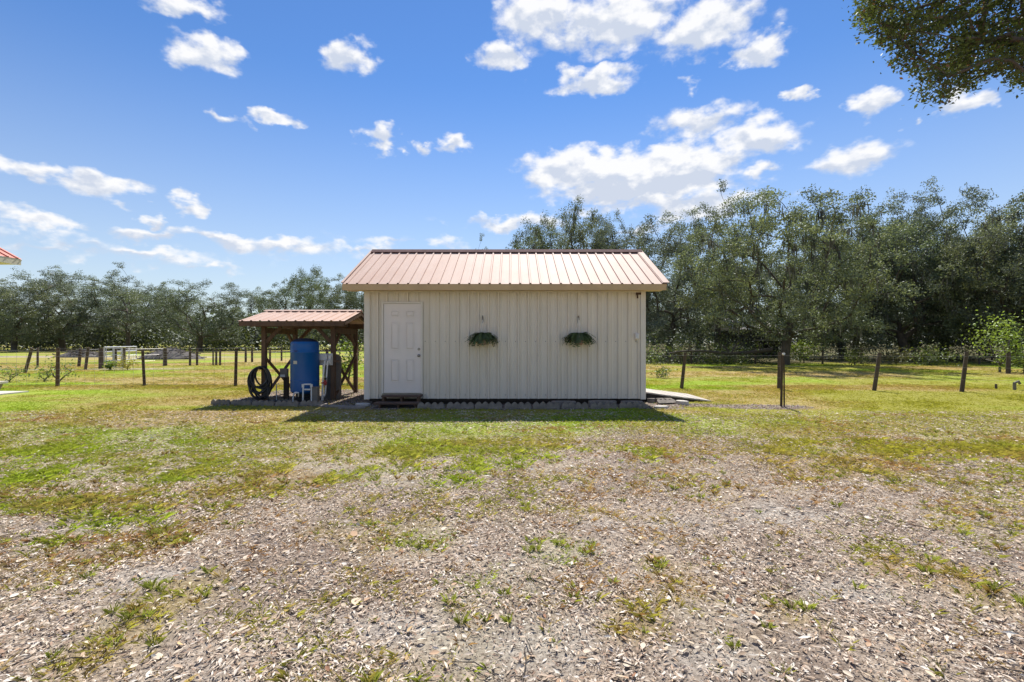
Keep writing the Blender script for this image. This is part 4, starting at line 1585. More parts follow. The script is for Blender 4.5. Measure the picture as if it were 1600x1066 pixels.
def make_oak(seed, H=12., W=12., fork=2.2, trunk_r=.29, ntips=112, leaves=420, low=.09, cl=1.05, lump=.5, narrow=1.0, lean=(0, 0), tint=(1, 1, 1), moss=0, leafsize=.135):
    rg = np.random.default_rng(seed)
    cz = H * .53
    tips = []
    tries = 0
    pn = rg.uniform(-50, 50, 2)
    mind = 1.28 * (W / 12)
    while len(tips) < ntips and tries < 40000:
        tries += 1
        v = rg.normal(0, 1, 3)
        v /= np.linalg.norm(v)
        az = math.atan2(v[1], v[0])
        nz_ = float(sstep(.28, .72, fbm(np.array([v[0] * 1.7 + v[1] * .6 + pn[0]]), np.array([v[2] * 1.9 + v[1] * 1.3 + pn[1]]), seed, 3))[0])
        lum = 1.0 - lump * .55 + lump * .75 * nz_
        r = rg.uniform(.30, 1) ** .55 * lum
        p = np.array([v[0] * W / 2 * r * narrow, v[1] * W / 2 * r * narrow, cz + v[2] * H * .46 * r])
        # flat, spreading underside
        if p[2] < low * H: continue
        if p[2] < H * .22 and math.hypot(p[0], p[1]) < W * .13: continue
        if any(np.linalg.norm((p - q) * [1, 1, 1.5]) < mind for q in tips): continue
        tips.append(p)
    tips = np.array(tips)
    trunk = [(0, 0, -.2), (lean[0] * .1, lean[1] * .1, fork * .25), (lean[0] * .35, lean[1] * .3, fork * .55), (lean[0] * .7, lean[1] * .6, fork * .85), (lean[0] * 1.0 + .1, lean[1], fork * 1.15), (lean[0] * 1.3, lean[1] * 1.3 + .1, fork * 1.5), (lean[0] * 1.5 + .15, lean[1] * 1.5, fork * 1.95)]
    nodes, par, rad, ln = grow(trunk, trunk_r, tips, rg, seg=.6)
    rad[0] *= 1.35
    trunk_me = skeleton_mesh('oak_trunk', nodes, par, rad, 8)
    # leaves in flattened clumps round every twig
    n = len(tips) * leaves
    size = rg.uniform(.62, 1.38, len(tips)) * cl * (W / 12) ** .5
    ci = rg.choice(len(tips), n, p=size ** 2 / (size ** 2).sum())
    d = rg.normal(0, 1, (n, 3))
    d /= np.linalg.norm(d, axis=1)[:, None]
    d[:, 2] = np.where(d[:, 2] < 0, d[:, 2] * .5, d[:, 2])
    rr = rg.uniform(.12, 1, n) ** .5
    d *= rr[:, None]
    sub = rg.normal(0, 1, (len(tips), 9, 3))
    sub /= np.linalg.norm(sub, axis=2)[:, :, None]
    sub *= rg.uniform(.35, 1.0, (len(tips), 9, 1))
    sb = rg.integers(0, 9, n)
    pos = tips[ci] + (d * .46 + sub[ci, sb] * .72) * size[ci][:, None] * [1, 1, .92]
    pos[:, 2] -= .10 * np.hypot(d[:, 0], d[:, 1]) * size[ci]
    rot = random_rot(n, rg, .1)
    sc = rg.uniform(.65, 1.3, n) * leafsize
    base = np.array([.132, .149, .108]) * np.array(tint)
    cv = rg.uniform(.72, 1.35, len(tips))[ci] * rg.uniform(.7, 1.35, n)
    col = base[None] * cv[:, None]
    yel = (rg.uniform(0, 1, len(tips)) ** 3)[ci]
    col = col + np.array([.05, .045, .0])[None] * yel[:, None] * rg.uniform(.3, 1, n)[:, None]
    v, f, c = scatter(LEAF_V, LEAF_F, pos, rot, sc, col)
    crown_me = mesh_arrays('oak_crown', v, f, col=c)
    crown_me.materials.append(MAT['leaf'])
    moss_me = None
    if moss:
        low_nodes = [i for i in range(len(nodes)) if rad[i] < .12 and nodes[i][2] > 2.0]
        pick = rg.choice(low_nodes, moss)
        V, F, CC = [], [], []
        off = 0
        for i in pick:
            for k in range(5):
                p = nodes[i] + rg.normal(0, .10, 3) * [1, 1, .3]
                L_ = rg.uniform(.3, 1.0)
                w = rg.uniform(.02, .05)
                a = rg.uniform(0, math.pi)
                u = np.array([math.cos(a), math.sin(a), 0]) * w
                m_ = p - [rg.normal(0, .03), rg.normal(0, .03), L_ * .5]
                e = p - [rg.normal(0, .05), rg.normal(0, .05), L_]
                V += [p - u * .5, p + u * .5, m_ + u, m_ - u, e + u * .15, e - u * .15]
                F += [(off, off + 1, off + 2, off + 3), (off + 3, off + 2, off + 4, off + 5)]
                CC += [np.array([.15, .15, .12]) * rg.uniform(.6, 1.2)] * 6
                off += 6
        moss_me = mesh_arrays('hanging_moss', np.array(V), np.array(F), col=np.array(CC))
        moss_me.materials.append(MAT['moss'])
    return trunk_me, crown_me, moss_me


OAKS = [make_oak(11, moss=240, tint=(1.1, 1.08, .95), ntips=125, low=.10),
        make_oak(12, W=13, fork=2.0, lean=(.5, .2), moss=220, tint=(.70, .76, .70), lump=.55, low=.06, ntips=120),
        make_oak(13, H=12.5, fork=2.8, lump=.6, tint=(1.0, 1.02, 1.12), lean=(-.4, .1)),
        make_oak(14, H=13, W=9.0, fork=3.2, trunk_r=.22, ntips=66, leaves=380, low=.22, lump=.6, tint=(1.05, 1.08, 1.15)),
        make_oak(15, H=12, W=12, fork=1.8, leaves=400, lump=.6, low=.05, tint=(.92, 1.0, .85), lean=(.3, -.3), moss=90),
        make_oak(16, H=11, W=12.5, fork=2.0, trunk_r=.26, leaves=400, lump=.30, low=.13, ntips=165, cl=.92, tint=(1.18, 1.2, 1.02), moss=200, lean=(.35, 0))]
ODIM = [(12, 12), (12, 13), (12.5, 12), (13, 9), (12, 12), (11, 12.5)]


def tree(var, px, Y, H, W, label, group, rz, z=0):
    t = thing('oak_tree', (X(px, Y), Y, z), label, 'tree', group)
    tr, cr, mo = OAKS[var]
    h0, w0 = ODIM[var]
    for nm, me in (('trunk', tr), ('crown', cr), ('hanging_moss', mo)):
        if me is None: continue
        if nm == 'hanging_moss' and Y > 60: continue
        o = bpy.data.objects.new(nm, me)
        C.objects.link(o)
        if nm == 'hanging_moss': o['kind'] = 'stuff'
        o.parent = t
    t.rotation_euler = (0, 0, rz)
    t.scale = (W / w0, W / w0, H / h0)
    return t


GR = 'live oaks at the right edge of the paddock'
GB = 'oaks standing behind the shed'
GL = 'distant oaks along the left field'
GW = 'oaks deep in the wood on the right'
tree(5, 1226, 30.5, 11.0, 12.6, 'leafy oak whose dark trunk rises behind the stake pair', GR, .4)
tree(1, 1318, 41, 13.2, 14, 'dense mossy oak right of the oak behind the stake pair', GR, 2.1)
tree(4, 1415, 38, 12.8, 13, 'oak with low dark crown behind the middle leaning fence post', GR, 3.9)
tree(2, 1475, 41, 15.2, 13, 'tallest oak on the right with open branching top', GR, 1.2)
tree(0, 1585, 33, 11.2, 12, 'greyish oak above the bright green sapling at right', GR, 5.0)
tree(1, 1690, 32, 11.5, 13, 'oak cut off by the right edge of the picture', GR, .9)
tree(3, 1122, 41, 14.4, 8.5, 'tall slender oak right of the shed roof, before the wood', GR, .3)
tree(2, 1045, 43, 12.6, 12, 'lower oak rising from behind right roof corner of shed', GB, 2.9)
tree(2, 972, 48, 14.2, 9, 'oak crown above the right end of the shed ridge', GB, 2.2)
tree(0, 908, 50, 16.2, 12, 'highest round oak crown above the shed ridge', GB, 4.4)
tree(4, 826, 53, 15.2, 11, 'oak crown just above the middle of the shed ridge', GB, 1.7)
tree(3, 748, 60, 14.0, 5.0, 'small isolated treetop above the left half of shed ridge', GB, 5.2)
for i, (var, px, Y, H, W, rz, lab) in enumerate([
        (1, 1090, 52, 11.5, 13, .2, 'oak deep behind the slender oak'), (0, 1190, 54, 12, 13, 1.9, 'oak deep in the wood behind the far barn'),
        (2, 1335, 50, 13.6, 13, 3.3, 'oak deep behind the dense mossy oak'), (1, 1425, 52, 14, 14, 4.1, 'oak deep behind the low dark crown'),
        (0, 1545, 50, 13, 14, 2.6, 'oak deep behind the greyish right oak'), (4, 1650, 48, 13, 14, 5.5, 'oak deep in the wood at far right'),
        (2, 1000, 58, 11, 12, .7, 'oak deep behind the right end of the shed')]):
    tree(var, px, Y, H, W, lab, GW, rz)
for i, (var, px, Y, H, W, rz, lab) in enumerate([
        (1, -60, 74, 12.0, 17, .1, 'distant oak cut off by the left edge'), (0, 22, 70, 11.2, 15, 1.0, 'distant oak under the red house roof corner'),
        (2, 98, 76, 13.2, 17, 2.0, 'distant oak behind the leaning fence post'), (4, 150, 88, 14.0, 15, .8, 'distant wide oak with forked trunk behind steel tube gate'),
        (3, 200, 78, 13.4, 12, 3.1, 'distant narrow oak above the open gate'), (0, 243, 92, 13.2, 14, 4.0, 'distant oak right of the gate above the brush mound'),
        (1, 312, 72, 10.8, 17, 5.1, 'distant broad dark oak left of the pump shelter'), (2, 402, 90, 11.6, 13, .5, 'distant low oak behind left post of pump shelter'),
        (4, 462, 76, 13.6, 12, 2.4, 'distant oak above the pump shelter ridge'), (0, 522, 84, 14.0, 14, 3.6, 'distant oak between pump shelter roof and shed roof'),
        (1, 590, 84, 12.5, 14, 4.7, 'distant oak half hidden by left end of shed')]):
    tree(var, px, Y, H, W, lab, GL, rz)


# a far wood that closes the horizon
def far_wood():
    rg = np.random.default_rng(77)
    n = 42000
    ang = rg.uniform(-1.15, 1.15, n)
    cl = rg.integers(0, 260, n)
    ca = rg.uniform(-1.15, 1.15, 260)
    cd = rg.uniform(125, 190, 260)
    chh = rg.uniform(5, 10.5, 260)
    d = rg.normal(0, 1, (n, 3))
    d /= np.linalg.norm(d, axis=1)[:, None]
    d *= (rg.uniform(0, 1, n) ** .4)[:, None]
    cx, cy = cd * np.sin(ca), cd * np.cos(ca)
    pos = np.stack([cx[cl] + d[:, 0] * 6.5, cy[cl] + d[:, 1] * 5, chh[cl] * .5 + d[:, 2] * chh[cl] * .5 + .3], 1)
    pos[:, 2] = np.maximum(pos[:, 2], .2)
    rot = random_rot(n, rg, .3)
    col = np.array([.07, .085, .05])[None] * rg.uniform(.6, 1.4, n)[:, None]
    v, f, c = scatter(LEAF_V, LEAF_F, pos, rot, rg.uniform(.9, 1.7, n), col)
    o = link_mesh('far_wood', mesh_arrays('far_wood', v, f, col=c), MAT['leaf'])
    tag(o, 'low distant wood closing the horizon behind the oaks', 'wood', kind='stuff')


far_wood()


# ------------------------------------------------------------------ bushes, sapling, weeds
def bush(name, x, y, h, w, label, cat, col, n=900, leaf=.09, seed=1, group=None, stems=7, zc=.6):
    rg = np.random.default_rng(seed)
    t = thing(name, (x, y, 0), label, cat, group)
    tips = []
    for k in range(max(8, int(stems * 2.2))):
        v = rg.normal(0, 1, 3)
        v /= np.linalg.norm(v)
        r = rg.uniform(.5, 1)
        tips.append([v[0] * w / 2 * r, v[1] * w / 2 * r, max(.12 * h, h * zc + v[2] * h * .42 * r)])
    tips = np.array(tips)
    nodes, par, rad, ln = grow([(0, 0, -.05), (0, 0, .08 * h), (.02, 0, .16 * h)], .02 + .012 * h, tips, rg, seg=.25 * h, tip_r=.006)
    me = skeleton_mesh('stem', nodes, par, rad, 5)
    link_mesh('stem', me, MAT['bark'], t)
    ci = rg.integers(0, len(tips), n)
    pos = tips[ci] + rg.normal(0, .13 * max(w, h), (n, 3)) * [1, 1, .8]
    pos[:, 2] = np.maximum(pos[:, 2], .04)
    c = np.array(col)[None] * (rg.uniform(.65, 1.3, len(tips))[ci] * rg.uniform(.7, 1.3, n))[:, None]
    v, f, c = scatter(LEAF_V, LEAF_F, pos, random_rot(n, rg, .5), rg.uniform(.7, 1.3, n) * leaf, c)
    o = link_mesh('foliage', mesh_arrays('foliage', v, f, col=c), MAT['leaf'], t)
    return t


BG = (.22, .29, .05)
bush('sapling', X(1562, 23), 23, 2.7, 1.5, 'bright yellow green sapling by the right edge before dark oaks', 'tree', (.25, .33, .06), 1000, .115, 2, stems=9, zc=.62)
bush('shrub', X(1600, 22.4), 22.4, 1.2, 1.7, 'bright green shrub at right edge below the sapling', 'shrub', BG, 900, .13, 3, stems=10)
bush('shrub', X(1252, 33.5), 33.2, 1.6, 1.7, 'sunlit green shrub just right of stake pair at wood edge', 'shrub', (.17, .22, .04), 800, .16, 4)
bush('shrub', X(1452, 30), 30, .95, 2.4, 'low yellow green shrub between the two right leaning posts', 'shrub', (.16, .20, .045), 900, .14, 5, stems=9)
bush('shrub', X(1335, 30), 30, .9, 1.5, 'small pale shrub left of the middle leaning post', 'shrub', (.15, .18, .05), 500, .14, 6)
bush('shrub', X(1400, 31), 31, .8, 1.8, 'low brownish shrub behind the middle leaning post', 'shrub', (.15, .14, .05), 500, .14, 16)
bush('shrub', X(1010, 33), 32, .9, 3.2, 'low green shrub beside right wall of the shed, far back', 'shrub', (.13, .17, .04), 700, .15, 7)
bush('weed_clump', X(541, 16.4), 16.6, 1.45, .75, 'tall bright green weed seen through right side of pump shelter', 'plant', (.20, .28, .03), 800, .10, 8, stems=10)
bush('weed_clump', X(178, 24.6), 24.4, .5, .55, 'round green weed clump in front of the walk gate', 'plant', (.15, .23, .03), 350, .10, 9)
bush('weed_clump', X(209, 25.0), 24.6, .75, 1.0, 'yellow flowering weed clump right of the walk gate', 'plant', (.33, .29, .03), 500, .08, 10, stems=9)
bush('weed_clump', X(88, 16.2), 16.3, .75, 1.1, 'sparse leafy weed around the left round fence post', 'plant', (.19, .25, .04), 170, .10, 11)
bush('weed_clump', X(6, 17.0), 17.2, .55, .9, 'sparse leafy weed at left edge beyond the fence', 'plant', (.17, .24, .04), 170, .10, 12)
bush('weed_clump', X(52, 17.0), 17.4, .4, .5, 'small weed between left edge and first fence post', 'plant', (.19, .25, .04), 110, .09, 13)
bush('weed_clump', X(1035, 19), 19.2, .4, .9, 'grassy weed clump just right of the shed wall', 'plant', (.16, .2, .04), 260, .09, 14)
for i, (px, Y, h, w, col, lab) in enumerate([
        (1040, 38, 2.2, 6, (.10, .125, .05), 'undergrowth bush behind the right wall of shed'),
        (1085, 33, 1.0, 4.5, (.14, .17, .05), 'low undergrowth bush behind first right fence post'), (1150, 33.5, 1.0, 4.5, (.13, .165, .05), 'low undergrowth bush left of the oak behind the stakes'),
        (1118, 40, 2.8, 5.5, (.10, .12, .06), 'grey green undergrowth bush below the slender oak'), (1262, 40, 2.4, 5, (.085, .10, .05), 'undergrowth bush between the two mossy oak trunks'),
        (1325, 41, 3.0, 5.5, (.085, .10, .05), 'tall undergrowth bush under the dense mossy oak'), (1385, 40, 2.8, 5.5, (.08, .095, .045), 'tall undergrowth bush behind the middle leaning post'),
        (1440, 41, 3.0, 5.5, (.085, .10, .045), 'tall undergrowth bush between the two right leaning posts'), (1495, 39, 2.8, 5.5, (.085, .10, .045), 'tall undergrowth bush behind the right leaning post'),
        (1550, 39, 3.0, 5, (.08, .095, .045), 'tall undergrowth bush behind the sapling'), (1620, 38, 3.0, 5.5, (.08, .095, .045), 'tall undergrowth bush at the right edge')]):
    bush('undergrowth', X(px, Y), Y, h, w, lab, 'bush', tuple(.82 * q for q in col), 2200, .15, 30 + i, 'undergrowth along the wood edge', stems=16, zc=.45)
for i, (px, Y, lab) in enumerate([(45, 82, 'far left'), (118, 92, 'behind leaning post'), (185, 84, 'behind the gate'), (275, 86, 'behind the brush mound'), (365, 82, 'left of pump shelter'), (445, 92, 'behind pump shelter'), (540, 86, 'beside shed')]):
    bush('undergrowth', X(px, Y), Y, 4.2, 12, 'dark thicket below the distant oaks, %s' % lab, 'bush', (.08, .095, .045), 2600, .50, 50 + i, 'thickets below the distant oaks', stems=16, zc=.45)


# fallen log and brush mounds
def build_log():
    Y = 31
    t = thing('fallen_log', (X(1120, Y), Y, 0), 'long dark fallen log lying at wood edge right of shed', 'log')
    x0, x1 = X(1045, Y), X(1205, Y)
    pts = [(x0 + (x1 - x0) * i / 10, Y + .2 * math.sin(i), .70 + .12 * math.sin(i * .7) + .18 * (i / 10)) for i in range(11)]
    MB().tube(pts, [.05 + .009 * i for i in range(11)], 8).build('stem', MAT['deadwood'], t, smooth=True)
    rg = random.Random(3)
    for k in range(16):
        s = rg.uniform(.05, .95)
        i = int(s * 10)
        p = pts[i]
        q = (p[0] + rg.uniform(-.8, .8), p[1] + rg.uniform(-.6, .4), rg.uniform(-.05, .2) if k % 2 else p[2] + rg.uniform(.2, .9))
        m = ((p[0] + q[0]) / 2 + rg.uniform(-.1, .1), (p[1] + q[1]) / 2, (p[2] + q[2]) / 2 + .1)
        MB().tube([p, m, q], [.05, .035, .02], 6).build('branch', MAT['deadwood'], t, smooth=True)


build_log()


def mound(px, Y, w, h, label, seed):
    rg = np.random.default_rng(seed)
    t = thing('brush_mound', (X(px, Y), Y, 0), label, 'brush pile', 'brush mounds in the left field')
    n, k = 40, 12
    V = [(0, 0, h)]
    F = []
    for r in range(1, k + 1):
        s = r / k
        for a in range(n):
            an = 2 * math.pi * a / n
            z = h * (1 - s ** 1.6) * (1 + .5 * (float(fbm(np.array([math.cos(an) * s * 4 + seed]), np.array([math.sin(an) * s * 4]), seed)[0]) - .5))
            V.append((math.cos(an) * s * w / 2, math.sin(an) * s * w * .3, z if r < k else -.08))
    for a in range(n):
        F.append((0, 1 + a, 1 + (a + 1) % n))
    for r in range(k - 1):
        for a in range(n):
            F.append((1 + r * n + a, 1 + (r + 1) * n + a, 1 + (r + 1) * n + (a + 1) % n, 1 + r * n + (a + 1) % n))
    me = bpy.data.meshes.new('heap')
    me.from_pydata(V, [], F)
    link_mesh('heap', me, MAT['brush'], t)
    m = MB()
    for q in range(130):
        a, s = rg.uniform(0, 6.28), rg.uniform(0, .95)
        x, y = math.cos(a) * s * w / 2, math.sin(a) * s * w * .3
        z = h * (1 - s ** 1.6) * .9
        d = rg.normal(0, 1, 3)
        d /= np.linalg.norm(d)
        L_ = rg.uniform(.25, .7)
        m.tube([(x - d[0] * L_, y - d[1] * L_, max(0, z - d[2] * L_ * .3)), (x + d[0] * L_, y + d[1] * L_, z + abs(d[2]) * L_ * .5)], .025, 4)
    me = m.mesh('sticks')
    o = link_mesh('sticks', me, MAT['deadwood'], t)
    o['kind'] = 'stuff'


mound(268, 41, 5.6, .85, 'grey brush mound between gate and pump shelter', 4)
mound(128, 46, 4.6, .7, 'grey brush mound left of the open steel gate', 6)


# ------------------------------------------------------------------ overhanging oak at the top right
def build_overhang():
    rg = np.random.default_rng(5)
    root = (11.2, 8.6, 0)
    t = thing('overhanging_oak', root, 'near oak branch with dark leaves hanging in at top right', 'tree')
    # rim of the part seen in the photograph, as points on the sky (px, lowest py)
    rimx = [1320, 1340, 1352, 1372, 1395, 1420, 1440, 1470, 1500, 1520, 1545, 1570, 1600, 1700, 1900]
    rimy = [-60, 20, 70, 78, 105, 122, 158, 172, 158, 150, 128, 132, 148, 165, 190]
    tips = []
    while len(tips) < 620:
        Y = rg.uniform(6.0, 8.4)
        px = rg.uniform(1335, 1850)
        lim = np.interp(px, rimx, rimy)
        py = lim - 8 - abs(rg.normal(0, 1)) * 130 - rg.uniform(0, 25)
        if py < -230: continue
        p = np.array([X(px, Y), Y, EYE + (535 - py) * Y / FOC])
        tips.append(p)
    for k in range(420):                               # the rest of the crown, outside the picture
        v = rg.normal(0, 1, 3)
        v /= np.linalg.norm(v)
        r = rg.uniform(.4, 1) ** .6
        p = np.array([root[0] + 1.2 + v[0] * 4.0 * r, root[1] + .6 + v[1] * 3.2 * r, 7.6 + v[2] * 2.6 * r])
        if (p[0] * FOC / p[1]) < 860 and p[2] < EYE + 590 * p[1] / FOC: continue
        tips.append(p)
    tips = np.array(tips)
    trunk = [(root[0], root[1], -.2), (root[0] - .1, root[1], 1.2), (root[0] - .25, root[1] - .1, 2.6), (root[0] - .4, root[1] - .2, 4.3), (root[0] - .7, root[1] - .3, 6.2), (root[0] - 1.5, root[1] - .6, 7.3), (root[0] - 2.6, root[1] - 1.0, 7.7), (root[0] - 3.8, root[1] - 1.3, 7.8)]
    nodes, par, rad, ln = grow(trunk, .38, tips, rg, seg=.22, reach=.28, tip_r=.004, sag=.04)
    off = np.array(root)
    link_mesh('trunk', skeleton_mesh('trunk', nodes - off, par, rad, 8), None, t)
    n = 58
    N_ = len(tips) * n
    ci = np.repeat(np.arange(len(tips)), n)
    d = rg.normal(0, .088, (N_, 3)) * [1, 1, .75]
    pos = tips[ci] + d
    # the twig the leaves sit on points back to its branch
    rot = random_rot(N_, rg, .5)
    sc = rg.uniform(.045, .078, N_)
    c = np.array([.075, .095, .022])[None] * (rg.uniform(.6, 1.4, len(tips))[ci] * rg.uniform(.6, 1.4, N_))[:, None]
    red = (rg.uniform(0, 1, N_) < .05)
    c[red] = np.array([.13, .06, .03])
    LV = np.array([[-.5, 0, 0], [.0, -.25, .06], [.5, 0, -.06], [.0, .25, .06]])
    v, f, c = scatter(LV, np.array([[0, 1, 2, 3]]), pos - off, rot, sc, c)
    link_mesh('crown', mesh_arrays('crown', v, f, col=c), MAT['leaf'], t)


build_overhang()

# ------------------------------------------------------------------ ground cover
def wedge_points(n, y0, y1, rg, power=1.0, margin=2.5):
    """points spread over the ground in view (and a few steps beyond its sides)"""
    u = rg.uniform(0, 1, n)
    y = (y0 ** power + u * (y1 ** power - y0 ** power)) ** (1 / power)
    half = 1.08 * y + margin
    x = rg.uniform(-1, 1, n) * half
    return x, y


def on_built(x, y):
    shed = (x > -3.45) & (x < 3.05) & (y > 10.95) & (y < 14.8)
    steps = (x > -3.0) & (x < -1.98) & (y > 10.36) & (y < 11)
    ramp = (x > 3.0) & (x < 4.76) & (y > 11.48) & (y < 13.02)
    patio = (x < -13.1) & (y > 12.4) & (y < 13.8)
    house = (x < -12.7) & (y < 11.6)
    return shed | steps | ramp | patio | house


# leaf litter: small curled chips
def litter():
    rg = np.random.default_rng(21)
    n = 440000
    x, y = wedge_points(n, 1.5, 9.9, rg, 1.25, 1.5)
    g, s, bed, dead, dry, lush = masks(x, y)
    dens = (1 - .72 * g) * (1 - .50 * s) * (1 - .5 * bed)
    dens *= .55 + .9 * sstep(.35, .6, fbm(x * 1.1, y * 1.1, 101))
    keep = (rg.uniform(0, 1, n) < dens) & ~on_built(x, y)
    x, y, s = x[keep], y[keep], s[keep]
    n = len(x)
    size = (.005 + .016 * rg.uniform(0, 1, n) ** 1.6) * (1 + .09 * np.maximum(0, y - 3)) * np.where(rg.uniform(0, 1, n) < .07, 1.7, 1)
    pos = np.stack([x, y, gh(x, y) + .005 + rg.uniform(0, .016, n)], 1)
    rot = np.einsum('nij,njk->nik', rot_z(rg.uniform(0, 6.28, n)), rot_x(rg.normal(0, .42, n)))
    pal = np.array([[.60, .49, .38], [.52, .40, .29], [.68, .59, .49], [.42, .29, .20], [.31, .20, .135], [.19, .13, .09], [.48, .34, .22]])
    w = np.array([.27, .23, .21, .11, .07, .05, .06])
    c = np.minimum(pal[rg.choice(len(pal), n, p=w)] * rg.uniform(.85, 1.3, n)[:, None], .8)
    c = c * .84 + c.mean(1)[:, None] * .16
    V = np.array([[-.5, -.02, 0], [0, -.27, .10], [.5, .03, .02], [.02, .26, .12]])
    sc = np.stack([size * rg.uniform(1.3, 2.6, n), size * rg.uniform(.7, 1.3, n), size * rg.uniform(.4, 2.2, n)], 1)
    v, f, c = scatter(V, np.array([[0, 1, 2], [0, 2, 3]]), pos, rot, sc, c)
    o = link_mesh('leaf_litter', mesh_arrays('leaf_litter', v, f, col=c), MAT['litter'])
    tag(o, 'pale and brown crumbled leaf litter covering the foreground', 'leaf litter', kind='stuff')


litter()


def specks():
    rg = np.random.default_rng(24)
    n = 110000
    x, y = wedge_points(n, 1.5, 5.6, rg, 1.0, 1.0)
    size = rg.uniform(.004, .010, n)
    pos = np.stack([x, y, gh(x, y) + .002 + size * .2], 1)
    rot = np.einsum('nij,njk->nik', rot_z(rg.uniform(0, 6.28, n)), rot_x(rg.normal(0, .6, n)))
    pal = np.array([[.10, .075, .06], [.18, .13, .10], [.62, .54, .46], [.40, .29, .21], [.30, .26, .23]])
    c = pal[rg.choice(5, n, p=[.30, .24, .16, .16, .14])] * rg.uniform(.8, 1.2, n)[:, None]
    sc = np.stack([size * rg.uniform(1, 2.6, n), size * rg.uniform(.7, 1.2, n), size], 1)
    v, f, c = scatter(np.array([[-.5, -.25, 0], [.5, -.05, .1], [-.05, .4, .15]]), np.array([[0, 1, 2]]), pos, rot, sc, c)
    o = link_mesh('litter_crumbs', mesh_arrays('litter_crumbs', v, f, col=c), MAT['litter'])
    tag(o, 'fine dark and pale crumbs of litter on the sandy foreground', 'leaf litter', kind='stuff')


specks()


def whole_leaves():
    rg = np.random.default_rng(22)
    n = 7500
    x, y = wedge_points(n, 1.5, 10.2, rg, 1.6, 1.5)
    g, s, bed, dead, dry, lush = masks(x, y)
    keep = (rg.uniform(0, 1, n) < .9 - .6 * g) & ~on_built(x, y)
    x, y = x[keep], y[keep]
    n = len(x)
    L_ = np.linspace(-.5, .5, 6)
    wd = np.array([.03, .17, .23, .21, .14, .01])
    V, F = [], []
    for i in range(6):
        V += [[L_[i], -wd[i], .13 - .35 * L_[i] ** 2], [L_[i], 0, .02 + .1 * L_[i] ** 2], [L_[i], wd[i], .13 - .3 * L_[i] ** 2]]
    for i in range(5):
        a = 3 * i
        F += [[a, a + 1, a + 4, a + 3], [a + 1, a + 2, a + 5, a + 4]]
    size = rg.uniform(.024, .052, n) * np.where(rg.uniform(0, 1, n) < .05, 1.6, 1)
    sc = np.stack([size, size * rg.uniform(.7, 1.5, n), size * rg.uniform(.3, 1.6, n) * np.sign(rg.uniform(-.4, 1, n))], 1)
    pos = np.stack([x, y, gh(x, y) + .010 + rg.uniform(0, .012, n)], 1)
    rot = np.einsum('nij,njk->nik', rot_z(rg.uniform(0, 6.28, n)), rot_x(rg.normal(0, .35, n)))
    pal = np.array([[.66, .56, .44], [.58, .47, .34], [.48, .33, .22], [.30, .17, .11], [.74, .67, .58], [.54, .38, .20]])
    c = pal[rg.choice(len(pal), n, p=[.28, .28, .16, .10, .10, .08])] * rg.uniform(.85, 1.15, n)[:, None]
    v, f, c = scatter(V, np.array(F), pos, rot, sc, c)
    o = link_mesh('fallen_leaves', mesh_arrays('fallen_leaves', v, f, True, col=c), MAT['litter'])
    tag(o, 'whole dry tan leaves scattered over the foreground', 'leaves', kind='stuff')
    # twigs
    m = MB()
    rr = random.Random(8)
    for k in range(170):
        y = 1.8 + 7 * rr.random() ** 1.3
        x = rr.uniform(-1.1, 1.1) * y
        a = rr.uniform(0, math.pi)
        ln = rr.uniform(.03, .11)
        z = float(gh(np.array([x]), np.array([y]))[0]) + .012
        b = rr.uniform(-.25, .25)
        m.tube([(x - ln * math.cos(a), y - ln * math.sin(a), z), (x + b * ln * math.sin(a), y - b * ln * math.cos(a), z + .012), (x + ln * math.cos(a), y + ln * math.sin(a), z)], [.0022, .003, .002], 4, cap=False)
    o = m.build('twigs', MAT['deadwood'])
    tag(o, 'thin dry twigs scattered over the foreground', 'twigs', kind='stuff')


whole_leaves()


def tuft_base(blades, rg, spread=.35, seg=2, lean=.5, width=.07):
    V, F, cv = [], [], []
    for k in range(blades):
        a = rg.uniform(0, 6.28)
        r = spread * math.sqrt(rg.uniform(0, 1))
        b = np.array([r * math.cos(a), r * math.sin(a), 0])
        d = np.array([math.cos(a), math.sin(a), 0]) * lean * rg.uniform(.3, 1.5) + np.array([rg.normal(0, .2), rg.normal(0, .2), 0])
        h = rg.uniform(.55, 1.0)
        s = np.array([-math.sin(a), math.cos(a), 0]) * width * rg.uniform(.7, 1.2)
        o = len(V)
        V += [b - s / 2, b + s / 2, b + d * .35 * h + [0, 0, h * .65], b + d * h + [0, 0, h * .65 + h * .3]]
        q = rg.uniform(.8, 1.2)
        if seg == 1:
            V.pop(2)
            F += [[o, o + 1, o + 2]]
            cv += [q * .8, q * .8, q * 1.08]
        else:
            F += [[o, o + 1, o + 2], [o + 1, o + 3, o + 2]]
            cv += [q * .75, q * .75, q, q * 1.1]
    return np.array(V), np.array(F), np.array(cv)


def grass_cols(x, y, rg, n):
    g, s, bed, dead, dry, lush = masks(x, y)
    c = lerp(np.array([.38, .37, .075])[None] * np.ones((n, 1)), np.array([.31, .45, .05])[None], lush * rg.uniform(.5, 1, n))
    c = lerp(c, np.array([.45, .33, .165])[None], np.clip(dry * rg.uniform(.4, 1.1, n), 0, 1))
    near = sstep(10.0, 6.5, y)
    c = lerp(c, np.array([.41, .30, .145])[None], np.clip(.8 * dead * near * rg.uniform(.3, 1.1, n) + .15 * near, 0, 1))
    return c * np.array([1, 1, .8]) * rg.uniform(.75, 1.25, n)[:, None]


